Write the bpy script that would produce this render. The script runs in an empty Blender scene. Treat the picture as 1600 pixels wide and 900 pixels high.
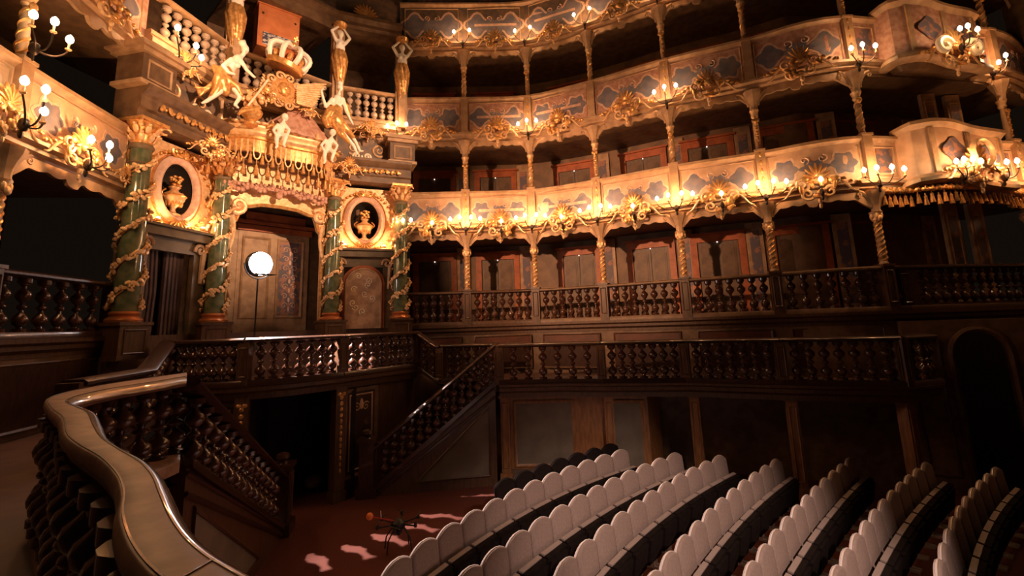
import bpy, math, random
from math import sin, cos, pi, radians, hypot, atan2
from mathutils import Matrix, Vector
random.seed(7)
S = bpy.context.scene
COL = S.collection

# ------------------------------------------------------------------ camera
FPX, PCX, PCY = 733.0, 800.0, 380.0
PITCH, ROLL, EYE = radians(9.76), radians(1.9), 1.42
_f = Vector((0, cos(PITCH), sin(PITCH))); _r0 = Vector((1, 0, 0)); _u0 = Vector((0, -sin(PITCH), cos(PITCH)))
_r = _r0*cos(ROLL) - _u0*sin(ROLL); _u = _r0*sin(ROLL) + _u0*cos(ROLL)
cd = bpy.data.cameras.new('camera'); cam = bpy.data.objects.new('camera', cd); COL.objects.link(cam)
cd.sensor_width = 36; cd.lens = FPX/1600*36; cd.clip_start = .02; cd.clip_end = 200
cd.shift_x = 0; cd.shift_y = -(450-PCY)/1600
mw = Matrix((( _r.x, _u.x, -_f.x, 0), (_r.y, _u.y, -_f.y, 0), (_r.z, _u.z, -_f.z, EYE), (0, 0, 0, 1)))
cam.matrix_world = mw
S.camera = cam

def ray(x, y): return _f + _r*((x-PCX)/FPX) - _u*((y-PCY)/FPX)
def atz(x, y, z):
    d = ray(x, y); t = (z-EYE)/d.z; return Vector((d.x*t, d.y*t, z))
def onray(x, y, Y):
    d = ray(x, y); t = Y/d.y; return Vector((d.x*t, Y, EYE+d.z*t))

# ------------------------------------------------------------------ world, exposure, lamps' colours
w = bpy.data.worlds.new('world'); S.world = w; w.use_nodes = True
w.node_tree.nodes['Background'].inputs[0].default_value = (1.0, .62, .40, 1)
w.node_tree.nodes['Background'].inputs[1].default_value = .004
vs = S.view_settings
vs.view_transform = 'Standard'; vs.look = 'None'; vs.exposure = 0.5; vs.gamma = 1.0; vs.use_curve_mapping = False
WARM = (1.0, .465, .185)
P_T2, P_T3, P_T4 = 24.0, 25.0, 15.0     # watts for each cluster of candle bulbs
P_NICHE = 10.0
P_LAMP = 5000.0

# ------------------------------------------------------------------ materials
MATS = {}
def mat(name, col, rough=.5, metal=0., col2=None, scale=8., bump=0., detail=4., spec=.5, stretch=None, mixlo=.4, mixhi=.62, coat=0.):
    m = bpy.data.materials.new(name); m.use_nodes = True
    nt = m.node_tree; b = nt.nodes['Principled BSDF']
    b.inputs['Roughness'].default_value = rough; b.inputs['Metallic'].default_value = metal
    b.inputs['Specular IOR Level'].default_value = spec; b.inputs['Coat Weight'].default_value = coat
    b.inputs['Base Color'].default_value = (*col, 1)
    if col2 or bump:
        tc = nt.nodes.new('ShaderNodeTexCoord'); mp = nt.nodes.new('ShaderNodeMapping')
        nz = nt.nodes.new('ShaderNodeTexNoise'); nz.inputs['Scale'].default_value = scale; nz.inputs['Detail'].default_value = detail
        nt.links.new(tc.outputs['Object'], mp.inputs[0]); nt.links.new(mp.outputs[0], nz.inputs[0])
        if stretch: mp.inputs['Scale'].default_value = stretch
        if col2:
            rp = nt.nodes.new('ShaderNodeValToRGB')
            rp.color_ramp.elements[0].position = mixlo; rp.color_ramp.elements[1].position = mixhi
            rp.color_ramp.elements[0].color = (*col, 1); rp.color_ramp.elements[1].color = (*col2, 1)
            nt.links.new(nz.outputs[0], rp.inputs[0]); nt.links.new(rp.outputs[0], b.inputs['Base Color'])
        if bump:
            bp = nt.nodes.new('ShaderNodeBump'); bp.inputs['Strength'].default_value = bump; bp.inputs['Distance'].default_value = .02
            nt.links.new(nz.outputs[0], bp.inputs['Height']); nt.links.new(bp.outputs[0], b.inputs['Normal'])
    MATS[name] = m; return m
def emit(name, col, st):
    m = bpy.data.materials.new(name); m.use_nodes = True; nt = m.node_tree
    b = nt.nodes['Principled BSDF']; b.inputs['Base Color'].default_value = (*col, 1)
    b.inputs['Emission Color'].default_value = (*col, 1); b.inputs['Emission Strength'].default_value = st
    MATS[name] = m; return m
mat('gold', (.86, .47, .17), .34, .5, (.60, .29, .09), 14, .15)
mat('gold_pale', (.93, .63, .35), .42, .25, (.76, .44, .20), 12, .1)
mat('white_gilt', (.93, .84, .68), .45, .05, (.85, .70, .46), 6)
mat('statue_white', (.95, .88, .76), .45)
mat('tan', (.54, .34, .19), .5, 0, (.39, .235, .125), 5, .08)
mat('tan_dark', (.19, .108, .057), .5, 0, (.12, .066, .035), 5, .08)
mat('olive', (.185, .125, .065), .5, 0, (.115, .08, .045), 4, .08)
mat('paint_peach', (.74, .48, .30), .55, 0, (.58, .35, .22), 3.5, .05)
mat('paint_blue', (.17, .165, .21), .55, 0, (.27, .22, .23), 5)
mat('paint_rose', (.62, .36, .26), .55, 0, (.45, .22, .15), 9)
mat('paint_line', (.80, .56, .42), .5, 0, (.70, .42, .30), 12)
mat('paint_dark', (.13, .10, .085), .55, 0, (.24, .14, .085), 6)
mat('red_frame', (.50, .135, .042), .5, 0, (.34, .085, .028), 4, .05)
mat('door_wood', (.19, .125, .08), .5, 0, (.135, .088, .055), 6, .08, stretch=(6, 6, .6))
mat('wood', (.055, .023, .014), .30, 0, (.03, .013, .009), 7, .1, stretch=(5, 5, 1), coat=.3)
mat('wood_mid', (.105, .048, .022), .42, 0, (.062, .028, .014), 5, .1, stretch=(4, 4, .7))
mat('baluster', (.085, .034, .020), .20, 0, (.045, .018, .012), 9, .05, coat=.5)
mat('baluster_pale', (.50, .38, .29), .45, 0, (.36, .25, .17), 6)
mat('rail_top', (.40, .24, .165), .46, 0, (.28, .165, .11), 9, .10, spec=.45)
mat('rail_lip', (.32, .21, .15), .30, 0, (.24, .15, .10), 9, .08, coat=1., spec=1.)
mat('carpet', (.115, .024, .012), .95, 0, (.085, .017, .009), 60, .3)
mat('gallery_floor', (.11, .055, .04), .6, 0, (.075, .037, .026), 3, .1)
mat('marble', (.085, .115, .058), .14, 0, (.17, .17, .095), 7, 0, 8, coat=.4)
mat('copper', (.55, .20, .07), .3, .6)
mat('dark_red', (.13, .036, .016), .5, 0, (.08, .024, .012), 4, .05)
mat('post_wood', (.30, .13, .048), .45, 0, (.20, .085, .03), 5, .1, stretch=(4, 4, .7))
mat('box_wall', (.25, .145, .078), .55, 0, (.17, .098, .055), 3, .08)
mat('grey_panel', (.17, .135, .10), .7, 0, (.13, .10, .075), 2.5)
mat('fabric', (.31, .232, .205), .8, 0, (.27, .20, .175), 30, .15, spec=.2)
mat('rim_highlight', (.62, .54, .50), .35, .2)  # chair piping kept paler than the fabric to carry the lamp's highlight
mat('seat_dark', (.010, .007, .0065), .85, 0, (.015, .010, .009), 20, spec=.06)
mat('seat_edge', (.33, .26, .24), .5)
mat('chair_metal', (.62, .58, .56), .35, .6)
mat('black', (.012, .011, .011), .45)
mat('recess_shade', (.02, .013, .009), .8)  # near-black, puts the shade of passages and hollows into the colour
mat('orange', (.85, .22, .05), .35)
mat('red_stick', (.5, .04, .03), .4)
mat('lit_loge_orange', (.62, .21, .075), .5, 0, (.52, .16, .055), 4)
mat('sign_print', (.05, .05, .08), .5, 0, (.55, .50, .50), 11, 0, 6, stretch=(1, 1, 2), mixlo=.48, mixhi=.54)
mat('drape', (.14, .085, .065), .8, 0, (.09, .05, .04), 3)
mat('damask', (.15, .125, .155), .55, 0, (.40, .19, .13), 7, 0, 5, mixlo=.50, mixhi=.55)
mat('arch_paint', (.62, .40, .25), .6, 0, (.40, .24, .16), 5, 0, 7)
mat('iron', (.06, .04, .03), .4, .6)
emit('bulb', (1.0, .80, .50), 22)
emit('lamp_face', (1.0, .86, .84), 50)
emit('spot_face', (1.0, .8, .6), 4)
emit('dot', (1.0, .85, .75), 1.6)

# ------------------------------------------------------------------ mesh building
class MB:
    def __init__(s): s.v = []; s.f = []
    def add(s, vs, fs):
        o = len(s.v); s.v += [tuple(p) for p in vs]; s.f += [tuple(i+o for i in f) for f in fs]; return s
    def box(s, c, d, rz=0., rx=0., ry=0.):
        M = Matrix.Rotation(rz, 3, 'Z') @ Matrix.Rotation(ry, 3, 'Y') @ Matrix.Rotation(rx, 3, 'X'); c = Vector(c)
        vs = [c + M @ Vector((x*d[0]/2, y*d[1]/2, z*d[2]/2)) for z in (-1, 1) for (x, y) in ((-1, -1), (1, -1), (1, 1), (-1, 1))]
        return s.add(vs, [(3, 2, 1, 0), (4, 5, 6, 7), (0, 1, 5, 4), (1, 2, 6, 5), (2, 3, 7, 6), (3, 0, 4, 7)])
    def bar(s, a, b, wd, ht):
        a = Vector(a); b = Vector(b); d = b-a; L = d.length
        return s.box((a+b)/2, (L, wd, ht), atan2(d.y, d.x), 0, -math.asin(max(-1, min(1, d.z/L))))
    def lathe(s, prof, n=12, c=(0, 0, 0), M=None):
        c = Vector(c); vs = []; fs = []
        for (r, z) in prof:
            for k in range(n):
                p = Vector((r*cos(2*pi*k/n), r*sin(2*pi*k/n), z))
                vs.append((M @ p if M else p) + c)
        for i in range(len(prof)-1):
            for k in range(n):
                fs.append((i*n+k, i*n+(k+1) % n, (i+1)*n+(k+1) % n, (i+1)*n+k))
        fs.append(tuple(range(n-1, -1, -1))); m = (len(prof)-1)*n; fs.append(tuple(range(m, m+n)))
        return s.add(vs, fs)
    def ell(s, c, r, n=8, m=6, M=None):
        if not hasattr(r, '__len__'): r = (r, r, r)
        c = Vector(c); vs = []; fs = []
        def T(p): return (M @ p if M else p) + c
        vs.append(T(Vector((0, 0, -r[2]))))
        for i in range(1, m):
            t = -pi/2 + pi*i/m
            for k in range(n):
                vs.append(T(Vector((r[0]*cos(t)*cos(2*pi*k/n), r[1]*cos(t)*sin(2*pi*k/n), r[2]*sin(t)))))
        vs.append(T(Vector((0, 0, r[2])))); top = len(vs)-1
        for k in range(n): fs.append((0, 1+(k+1) % n, 1+k)); fs.append((top, top-n+k, top-n+(k+1) % n))
        for i in range(m-2):
            for k in range(n):
                a = 1+i*n; fs.append((a+k, a+(k+1) % n, a+n+(k+1) % n, a+n+k))
        return s.add(vs, fs)
    def tube(s, path, rad, n=6, flat=1.):
        path = [Vector(p) for p in path]; m = len(path)
        if not hasattr(rad, '__len__'): rad = [rad]*m
        vs = []; fs = []; ref = None
        for i, p in enumerate(path):
            t = (path[min(i+1, m-1)]-path[max(i-1, 0)])
            if t.length < 1e-9: t = Vector((0, 0, 1))
            t.normalize()
            if ref is None:
                ref = Vector((0, 1, 0)) if abs(t.y) < .9 else Vector((1, 0, 0))
            u = ref - t*ref.dot(t)
            if u.length < 1e-6: u = t.orthogonal()
            u.normalize(); ref = u; v = t.cross(u)
            for k in range(n):
                a = 2*pi*k/n; vs.append(p + u*(rad[i]*flat*cos(a)) + v*(rad[i]*sin(a)))
        for i in range(m-1):
            for k in range(n): fs.append((i*n+k, i*n+(k+1) % n, (i+1)*n+(k+1) % n, (i+1)*n+k))
        fs.append(tuple(range(n-1, -1, -1))); fs.append(tuple(range((m-1)*n, m*n)))
        return s.add(vs, fs)
    def sweep(s, path, prof, t0=None, t1=None, closed=False):
        # profile (outward, up), outward is to the right of the path direction
        path = [Vector(p) if len(p) == 3 else Vector((p[0], p[1], 0)) for p in path]; m = len(path); n = len(prof)
        vs = []; fs = []
        for i, p in enumerate(path):
            if closed: a = path[i]-path[i-1]; b = path[(i+1) % m]-path[i]
            else:
                a = path[i]-path[i-1] if i else None; b = path[i+1]-path[i] if i < m-1 else None
                if a is None: a = Vector((*t0, 0)) if t0 else b
                if b is None: b = Vector((*t1, 0)) if t1 else a
            a = Vector((a.x, a.y)).normalized(); b = Vector((b.x, b.y)).normalized()
            t = a+b
            t = t.normalized() if t.length > 1e-6 else a
            k = 1/max(.4, t.dot(a)); o = Vector((t.y, -t.x, 0))*k
            if not closed and ((i == 0 and t0) or (i == m-1 and t1)): 
                tt = Vector((*(t0 if i == 0 else t1), 0)).normalized(); o = Vector((tt.y, -tt.x, 0))
            for (ou, z) in prof: vs.append(p + o*ou + Vector((0, 0, z)))
        for i in range(m if closed else m-1):
            j = (i+1) % m
            for k in range(n): fs.append((i*n+k, j*n+k, j*n+(k+1) % n, i*n+(k+1) % n))
        if not closed:
            fs.append(tuple(range(n-1, -1, -1))); fs.append(tuple(range((m-1)*n, m*n)))
        return s.add(vs, fs)
    def plate(s, out, th, M=None, y=0.):
        # outline in local x,z (counter-clockwise seen from -y), front at y-th, back at y
        n = len(out); vs = [Vector((a, y-th, b)) for a, b in out] + [Vector((a, y, b)) for a, b in out]
        if M: vs = [M @ p for p in vs]
        fs = [tuple(range(n)), tuple(range(2*n-1, n-1, -1))] + [(k, n+k, n+(k+1) % n, (k+1) % n) for k in range(n)]
        return s.add(vs, fs)
    def frame(s, x0, x1, z0, z1, wd, th, y=0.):
        # rectangular moulded frame: picture-frame with a sloped profile
        P = [(x0, z0), (x1, z0), (x1, z1), (x0, z1)]; c = ((x0+x1)/2, (z0+z1)/2)
        prof = [(0, 0), (0, th*.7), (wd*.35, th), (wd*.75, th*.55), (wd, th*.3), (wd, 0)]
        vs = []; fs = []; n = len(prof)
        for (x, z) in P:
            sx = 1 if x < c[0] else -1; sz = 1 if z < c[1] else -1
            for (i, h) in prof: vs.append((x+sx*i, y-h, z+sz*i))
        for a in range(4):
            b = (a+1) % 4
            for k in range(n-1): fs.append((a*n+k, b*n+k, b*n+k+1, a*n+k+1))
        return s.add(vs, fs)
    def ring(s, cx, cz, rx, rz, wd, th, n=32, y=0.):
        prof = [(-wd*.1, 0), (0, th*.6), (wd*.35, th), (wd*.7, th*.8), (wd, th*.3), (wd, 0)]; vs = []; fs = []; m = len(prof)
        for k in range(n):
            a = 2*pi*k/n
            for (i, h) in prof: vs.append((cx+(rx+i)*cos(a), y-h, cz+(rz+i)*sin(a)))
        for k in range(n):
            for j in range(m-1): fs.append((k*m+j, ((k+1) % n)*m+j, ((k+1) % n)*m+j+1, k*m+j+1))
        return s.add(vs, fs)
    def xf(s, M):
        s.v = [tuple(M @ Vector(p)) for p in s.v]; return s
    def mesh(s, name, m, smooth=True, ang=38):
        me = bpy.data.meshes.new(name); me.from_pydata(s.v, [], s.f); me.validate(); me.update()
        if smooth:
            me.shade_smooth(); me.set_sharp_from_angle(angle=radians(ang))
        me.materials.append(MATS[m]); return me
    def build(s, name, m, parent=None, smooth=True, off=None, ang=38):
        if off is not None: s.v = [(p[0]-off[0], p[1]-off[1], p[2]-off[2]) for p in s.v]
        return inst(name, s.mesh(name, m, smooth, ang), parent)

def inst(name, me, parent=None, loc=None, rz=None, scale=None, M=None):
    o = bpy.data.objects.new(name, me); COL.objects.link(o)
    if parent is not None: o.parent = parent
    if loc is not None: o.location = loc
    if rz is not None: o.rotation_euler = (0, 0, rz)
    if scale is not None: o.scale = scale if hasattr(scale, '__len__') else (scale,)*3
    if M is not None: o.matrix_local = M
    return o
def tag(o, label, cat, group=None, kind=None):
    o['label'] = label; o['category'] = cat
    if group: o['group'] = group
    if kind: o['kind'] = kind
    return o
def thing(name, label, cat, group=None, loc=(0, 0, 0), rz=0., kind=None, scale=None):
    o = inst(name, None, None, loc, rz, scale); o.empty_display_size = .1
    return tag(o, label, cat, group, kind)
def solo(name, mb, m, label, cat, group=None, kind=None, smooth=True):
    # a thing or a piece of the setting that is one mesh; origin at its base
    xs = [p[0] for p in mb.v]; ys = [p[1] for p in mb.v]; zs = [p[2] for p in mb.v]
    c = ((min(xs)+max(xs))/2, (min(ys)+max(ys))/2, min(zs))
    o = mb.build(name, m, None, smooth, off=c); o.location = c
    return tag(o, label, cat, group, kind)
# prototypes: list of (part name, mesh, offset, [sub-parts])
def spawn(proto, parent):
    for p in proto:
        o = inst(p[0], p[1], parent, p[2] if len(p) > 2 else None)
        if len(p) > 4 and p[4]: o['label'] = p[4]
        if len(p) > 3 and p[3]:
            for q in p[3]: inst(q[0], q[1], o, q[2] if len(q) > 2 else None)
def plight(parent, loc, watts, col=WARM, r=.05, name='candle_light'):
    l = bpy.data.lights.new(name, 'POINT'); l.energy = watts; l.color = col; l.shadow_soft_size = r
    o = bpy.data.objects.new(name, l); COL.objects.link(o); o.parent = parent; o.location = loc; return o
def sculpt(mb, name, m, voxel=.02, smooth=4):
    # fuse overlapping volumes into one continuous skin
    o = inst('tmp', mb.mesh('tmp', m, False))
    r = o.modifiers.new('r', 'REMESH'); r.mode = 'VOXEL'; r.voxel_size = voxel
    sm = o.modifiers.new('s', 'SMOOTH'); sm.factor = .5; sm.iterations = smooth
    dg = bpy.context.evaluated_depsgraph_get(); e = o.evaluated_get(dg)
    me = bpy.data.meshes.new_from_object(e); me.name = name; me.shade_smooth()
    me.materials.clear(); me.materials.append(MATS[m])
    old = o.data; bpy.data.objects.remove(o); bpy.data.meshes.remove(old); return me
def lerp(a, b, t): return a+(b-a)*t
ORD = 'first second third fourth fifth sixth seventh eighth ninth tenth eleventh twelfth thirteenth fourteenth fifteenth sixteenth seventeenth eighteenth nineteenth twentieth'.split()+['twenty-first', 'twenty-second', 'twenty-third', 'twenty-fourth']

# ------------------------------------------------------------------ plan of the house
FLOOR, GAL, T1, LAND = -2.04, .075, 1.43, .44
# far side of the house: columns between boxes (bell-shaped plan), from the royal box to the stage
W = [Vector(p) for p in ((-3.26, 13.30), (-1.313, 13.40), (.638, 13.394), (2.443, 12.629), (4.241, 11.61), (6.029, 10.82), (7.94, 10.035), (11.95, 10.72), (14.0, 11.8))]
# near side (left edge of the picture), from behind the camera towards the royal box
NW = [Vector(p) for p in ((-5.85, 2.0), (-6.50, 4.05), (-6.90, 6.05), (-7.21, 8.43))]
C0 = Vector((-5.905, 11.543)); NV = Vector((.66, .7513)); AV = Vector((.7513, -.66)); RZ = atan2(NV.y, NV.x)
def RW(n, a, z=None):
    p = C0+NV*n+AV*a
    return p if z is None else Vector((p.x, p.y, z))
def RP(x, y, a):
    # pixel -> (n, z) on the vertical plane at distance a in front of the royal box
    d = ray(x, y); A = C0+AV*a
    # t*d = A + n*NV
    det = d.x*(-NV.y) + NV.x*d.y
    t = (A.x*(-NV.y) + NV.x*A.y)/det
    n = (Vector((d.x*t, d.y*t))-A).dot(NV)
    return n, EYE+d.z*t
def catmull(P, i, k=6):
    p0 = P[i-1] if i > 0 else P[i]*2-P[i+1]; p1 = P[i]; p2 = P[i+1]; p3 = P[i+2] if i+2 < len(P) else P[i+1]*2-P[i]
    out = []
    for j in range(k+1):
        t = j/k; out.append(.5*((2*p1)+(p2-p0)*t+(2*p0-5*p1+4*p2-p3)*t*t+(3*p1-p0-3*p2+p3)*t**3))
    return out
def ctan(P, i):
    a = P[max(i-1, 0)]; b = P[min(i+1, len(P)-1)]; d = b-a; return (d.x/d.length, d.y/d.length)
def bay(P, i, k=6): return catmull(P, i, k), ctan(P, i), ctan(P, i+1)
def whole(P, i0, i1, k=4):
    out = []
    for i in range(i0, i1): out += catmull(P, i, k)[:-1]
    return out+[P[i1]]
def p3(pts, z): return [Vector((p.x, p.y, z)) for p in pts]
def rect(o0, o1, z0, z1): return [(o0, z0), (o1, z0), (o1, z1), (o0, z1)]

# ================================================================== SETTING
fl = MB(); fl.add([(-9, 1, FLOOR), (14.5, 1, FLOOR), (14.5, 15, FLOOR), (-9, 15, FLOOR)], [(0, 1, 2, 3)])
fl.add([(-9, 1, FLOOR-.2), (14.5, 1, FLOOR-.2), (14.5, 15, FLOOR-.2), (-9, 15, FLOOR-.2)], [(3, 2, 1, 0)])
solo('floor', fl, 'carpet', 'red carpeted parquet floor of the auditorium', 'floor', kind='structure', smooth=False)

RAILPROF = [(-.10, 0), (-.13, .03), (-.13, .06), (-.10, .09), (.10, .09), (.14, .06), (.14, .03), (.10, 0)]
PLINTH = [(-.11, 0), (-.11, .10), (.11, .10), (.13, .07), (.13, 0)]
# a double-bulb baluster, height 1
BALP = [(.105, 0), (.105, .06), (.05, .075), (.042, .10), (.088, .135), (.112, .19), (.117, .235), (.10, .29), (.062, .335), (.036, .37), (.036, .41), (.070, .435), (.078, .46), (.070, .485), (.036, .51),
        (.038, .55), (.075, .59), (.110, .645), (.117, .69), (.103, .74), (.060, .785), (.036, .82), (.036, .85), (.075, .87), (.080, .90), (.105, .915), (.105, 1.0)]
def baluster_mesh(h, k, m): return MB().lathe([(r*k, z*h) for r, z in BALP], 12).mesh('baluster', m)
BAL_T1 = baluster_mesh(.76, .80, 'baluster'); BAL_G = baluster_mesh(.71, .84, 'baluster'); BAL_UP = baluster_mesh(.74, .85, 'baluster_pale')
BAL_NEAR = baluster_mesh(.70, .95, 'baluster')

def along(pts, s):
    # point and tangent at the fraction s of a polyline
    L = [(pts[i+1]-pts[i]).length for i in range(len(pts)-1)]; d = s*sum(L)
    for i, l in enumerate(L):
        if d <= l or i == len(L)-1:
            t = (pts[i+1]-pts[i])/max(l, 1e-9); return pts[i]+t*d, t
        d -= l
def plen(pts): return sum((pts[i+1]-pts[i]).length for i in range(len(pts)-1))

def balustrade(pts, z0, n, label, group, balm, h=.95, railm='wood', t0=None, t1=None, ends=(True, True), bh=.70, postm=None, sloped=False, s0=.06, s1=.94, midpost=None):
    # plinth, rail and end posts along pts (2d, or 3d when the railing slopes)
    P = [p if len(p) == 3 else Vector((p.x, p.y, z0)) for p in pts]
    root = thing('balustrade', label, 'balustrade', group, P[0])
    MB().sweep([p for p in P], PLINTH, t0, t1).build('plinth', railm, root, off=P[0])
    MB().sweep([p+Vector((0, 0, h-.09)) for p in P], RAILPROF, t0, t1).build('handrail', railm, root, off=P[0])
    for e, q in ((0, 0.), (1, 1.)):
        if ends[e]:
            p, t = along(P, q); rz = atan2(t.y, t.x)
            o = MB().box((0, 0, h/2-.02), (.20, .22, h-.02)).frame(-.07, .07, .16, h-.18, .02, .015, -.11).build('post', postm or railm, root, False)
            o.location = p-P[0]; o.rotation_euler = (0, 0, rz)
    if midpost is not None:
        p, t = along(P, midpost)
        o = MB().box((0, 0, h/2-.02), (.22, .22, h-.02)).build('post', postm or railm, root, False)
        o.location = p-P[0]; o.rotation_euler = (0, 0, atan2(t.y, t.x))
    for k in range(n):
        s = lerp(s0, s1, (k+.5)/n)
        p, t = along(P, s); inst('baluster', balm, root, p-P[0]+Vector((0, 0, .10)))
    return root

# ---- tier one floor band, wall under the tiers, box backs
def tier_structure(P, i0, i1, side, doors):
    pts = whole(P, i0, i1); t0, t1 = ctan(P, i0), ctan(P, i1)
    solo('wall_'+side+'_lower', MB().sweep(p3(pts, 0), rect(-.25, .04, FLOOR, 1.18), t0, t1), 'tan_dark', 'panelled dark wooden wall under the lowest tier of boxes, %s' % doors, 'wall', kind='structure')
    solo('trim_'+side+'_1', MB().sweep(p3(pts, 0), [(-.2, 1.16), (.06, 1.16), (.06, 1.22), (.13, 1.27), (.13, 1.33), (.19, 1.37), (.19, 1.43), (-.2, 1.43)], t0, t1), 'wood_mid', 'moulded wooden cornice carrying the lowest tier balustrades, %s' % doors, 'cornice', kind='structure')
    for k, (z0, z1) in enumerate(((1.40, 3.99), (4.10, 6.80), (6.90, 9.70))):
        nm = ('lowest', 'middle', 'upper')[k]
        solo('wall_%s_back_%s' % (side, nm), MB().sweep(p3(pts, 0), rect(-2.05, -1.9, z0, z1), t0, t1), 'box_wall', 'brown back wall of the %s tier boxes, %s' % (nm, doors), 'wall', kind='structure')
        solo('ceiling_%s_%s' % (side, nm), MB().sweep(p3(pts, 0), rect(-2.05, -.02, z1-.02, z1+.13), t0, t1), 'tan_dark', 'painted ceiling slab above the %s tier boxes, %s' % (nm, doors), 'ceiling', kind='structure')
    solo('floor_%s_first' % side, MB().sweep(p3(pts, 0), rect(-2.05, -.1, 1.30, 1.425), t0, t1), 'wood_mid', 'wooden floor of the lowest tier boxes, %s' % doors, 'floor', kind='structure')
tier_structure(W, 0, 8, 'far', 'facing the near gallery')
tier_structure(NW, 0, 3, 'near', 'beside the near gallery')

# ================================================================== TIERS: doors, columns, parapets, ornaments, candles
# ---- double door with red frame (local: x along wall, -y to the house)
def door_proto(wd, ht, lintel=.20):
    fr = MB()
    fr.box((-wd/2-.09, -.05, ht/2), (.18, .10, ht)).box((wd/2+.09, -.05, ht/2), (.18, .10, ht)).box((0, -.05, ht+lintel/2), (wd+.36, .10, lintel))
    fr.box((0, -.08, ht+lintel+.03), (wd+.46, .16, .06))
    sub = []
    lw = wd/2-.015
    lf = MB().box((0, -.02, ht/2), (lw, .04, ht)).mesh('leaf', 'door_wood', False)
    pn = MB()
    oc = lambda x0, x1, z0, z1, c: [(x0+c, z0), (x1-c, z0), (x1, z0+c), (x1, z1-c), (x1-c, z1), (x0+c, z1), (x0, z1-c), (x0, z0+c)]
    pn.plate(oc(-lw/2+.07, lw/2-.07, .95, ht-.10, .07), .018, None, -.04).plate(oc(-lw/2+.11, lw/2-.11, .99, ht-.14, .06), .03, None, -.04)
    pn.plate(oc(-lw/2+.07, lw/2-.07, .12, .82, .04), .018, None, -.04)
    pm = pn.mesh('panel', 'tan_dark', False)
    dt = MB().ell((0, 0, 0), .017, 8, 6).mesh('glow_dot', 'dot')  # small emissive dot at the door head
    return [('frame', fr.mesh('frame', 'red_frame', False)),
            ('leaf', lf, (-wd/4, 0, 0), [('panel', pm)]), ('leaf', lf, (wd/4, 0, 0), [('panel', pm)]),
            ('glow_dot', dt, (0, -.07, ht-.02), None, 'small pale glowing dot')]
DOOR = door_proto(1.06, 2.08)
DN = [0]
def put_door(P, i, z, proto, label, group, s=.5, kind='structure', off=-1.9):
    a, b = P[i], P[i+1]; t = (b-a).normalized(); o = Vector((t.y, -t.x)); p = lerp(a, b, s)+o*off
    DN[0] += 1
    r = thing('door_%d' % DN[0], label, 'door', group, (p.x, p.y, z), atan2(t.y, t.x), kind)
    spawn(proto, r); return r
for i in range(0, 7):
    put_door(W, i, T1, DOOR, 'panelled red framed double door, %s lowest tier box from the royal box' % ORD[i], 'doors of the lowest tier boxes', .42)
    put_door(W, i, 4.23, DOOR, 'panelled red framed double door, %s middle tier box from the royal box' % ORD[i], 'doors of the middle tier boxes', .42)
    put_door(W, i, 7.03, DOOR, 'panelled red framed double door, %s dark upper tier box from the royal box' % ORD[i], 'doors of the upper tier boxes', .42)
put_door(NW, 2, T1, DOOR, 'panelled double door in red frame in the dark box left of the royal box', None, .5)

for i in range(0, 7):
    for z, h, nm in ((T1, 2.5, 'lowest'), (4.2, 2.5, 'middle')):
        a, b = W[i], W[i+1]; t = (b-a).normalized(); o = Vector((t.y, -t.x)); p = lerp(a, b, .90)-o*1.88
        r = thing('trim_box_pilaster', 'painted pilaster strip right of the %s %s tier door from the royal box' % (ORD[i], nm), 'pilaster', 'pilaster strips of the %s tier boxes' % nm, (p.x, p.y, z), atan2(t.y, t.x), 'structure')
        MB().box((0, -.03, h/2), (.42, .06, h)).build('strip', 'tan', r, False); MB().box((.0, -.062, h/2), (.24, .012, h*.82)).build('painted_field', 'damask', r, False)
# ---- columns
def helix(r0, r1, z0, z1, turns, n, ph=0.):
    return [Vector((lerp(r0, r1, k/n)*cos(ph+2*pi*turns*k/n), lerp(r0, r1, k/n)*sin(ph+2*pi*turns*k/n), lerp(z0, z1, k/n))) for k in range(n+1)]
def spiral(c, r, turns, n, dirx=1, a0=0., y=0., grow=1.0, depth=0.):
    out = []
    for k in range(n+1):
        t = k/n; rr = r*(.12+.88*t**grow); a = a0+dirx*2*pi*turns*t
        out.append(Vector((c[0]+rr*cos(a), y-depth*(1-t), c[1]+rr*sin(a))))
    return out
def leafM(ax, az, ry=0.):
    return Matrix.Rotation(az, 3, 'Y') @ Matrix.Rotation(ax, 3, 'X')
def impost(h, wd=.34):
    m = MB(); m.lathe([(.085, 0), (.10, .03), (.085, .07), (.10, h*.35), (.15, h*.62), (.20, h*.82), (.22, h)], 8, (0, -.02, 0), None)
    for sx in (-1, 1):
        m.tube([Vector((sx*(.10+.24*(k/8)**1.6), -.03, h*(.28+.72*sin(pi/2*k/8)))) for k in range(9)], [.035+.02*k/8 for k in range(9)], 6)
        m.tube(spiral((sx*.33, h-.07), .06, 1.3, 12, sx, 0, -.05), .02, 5)
    return m
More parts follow.
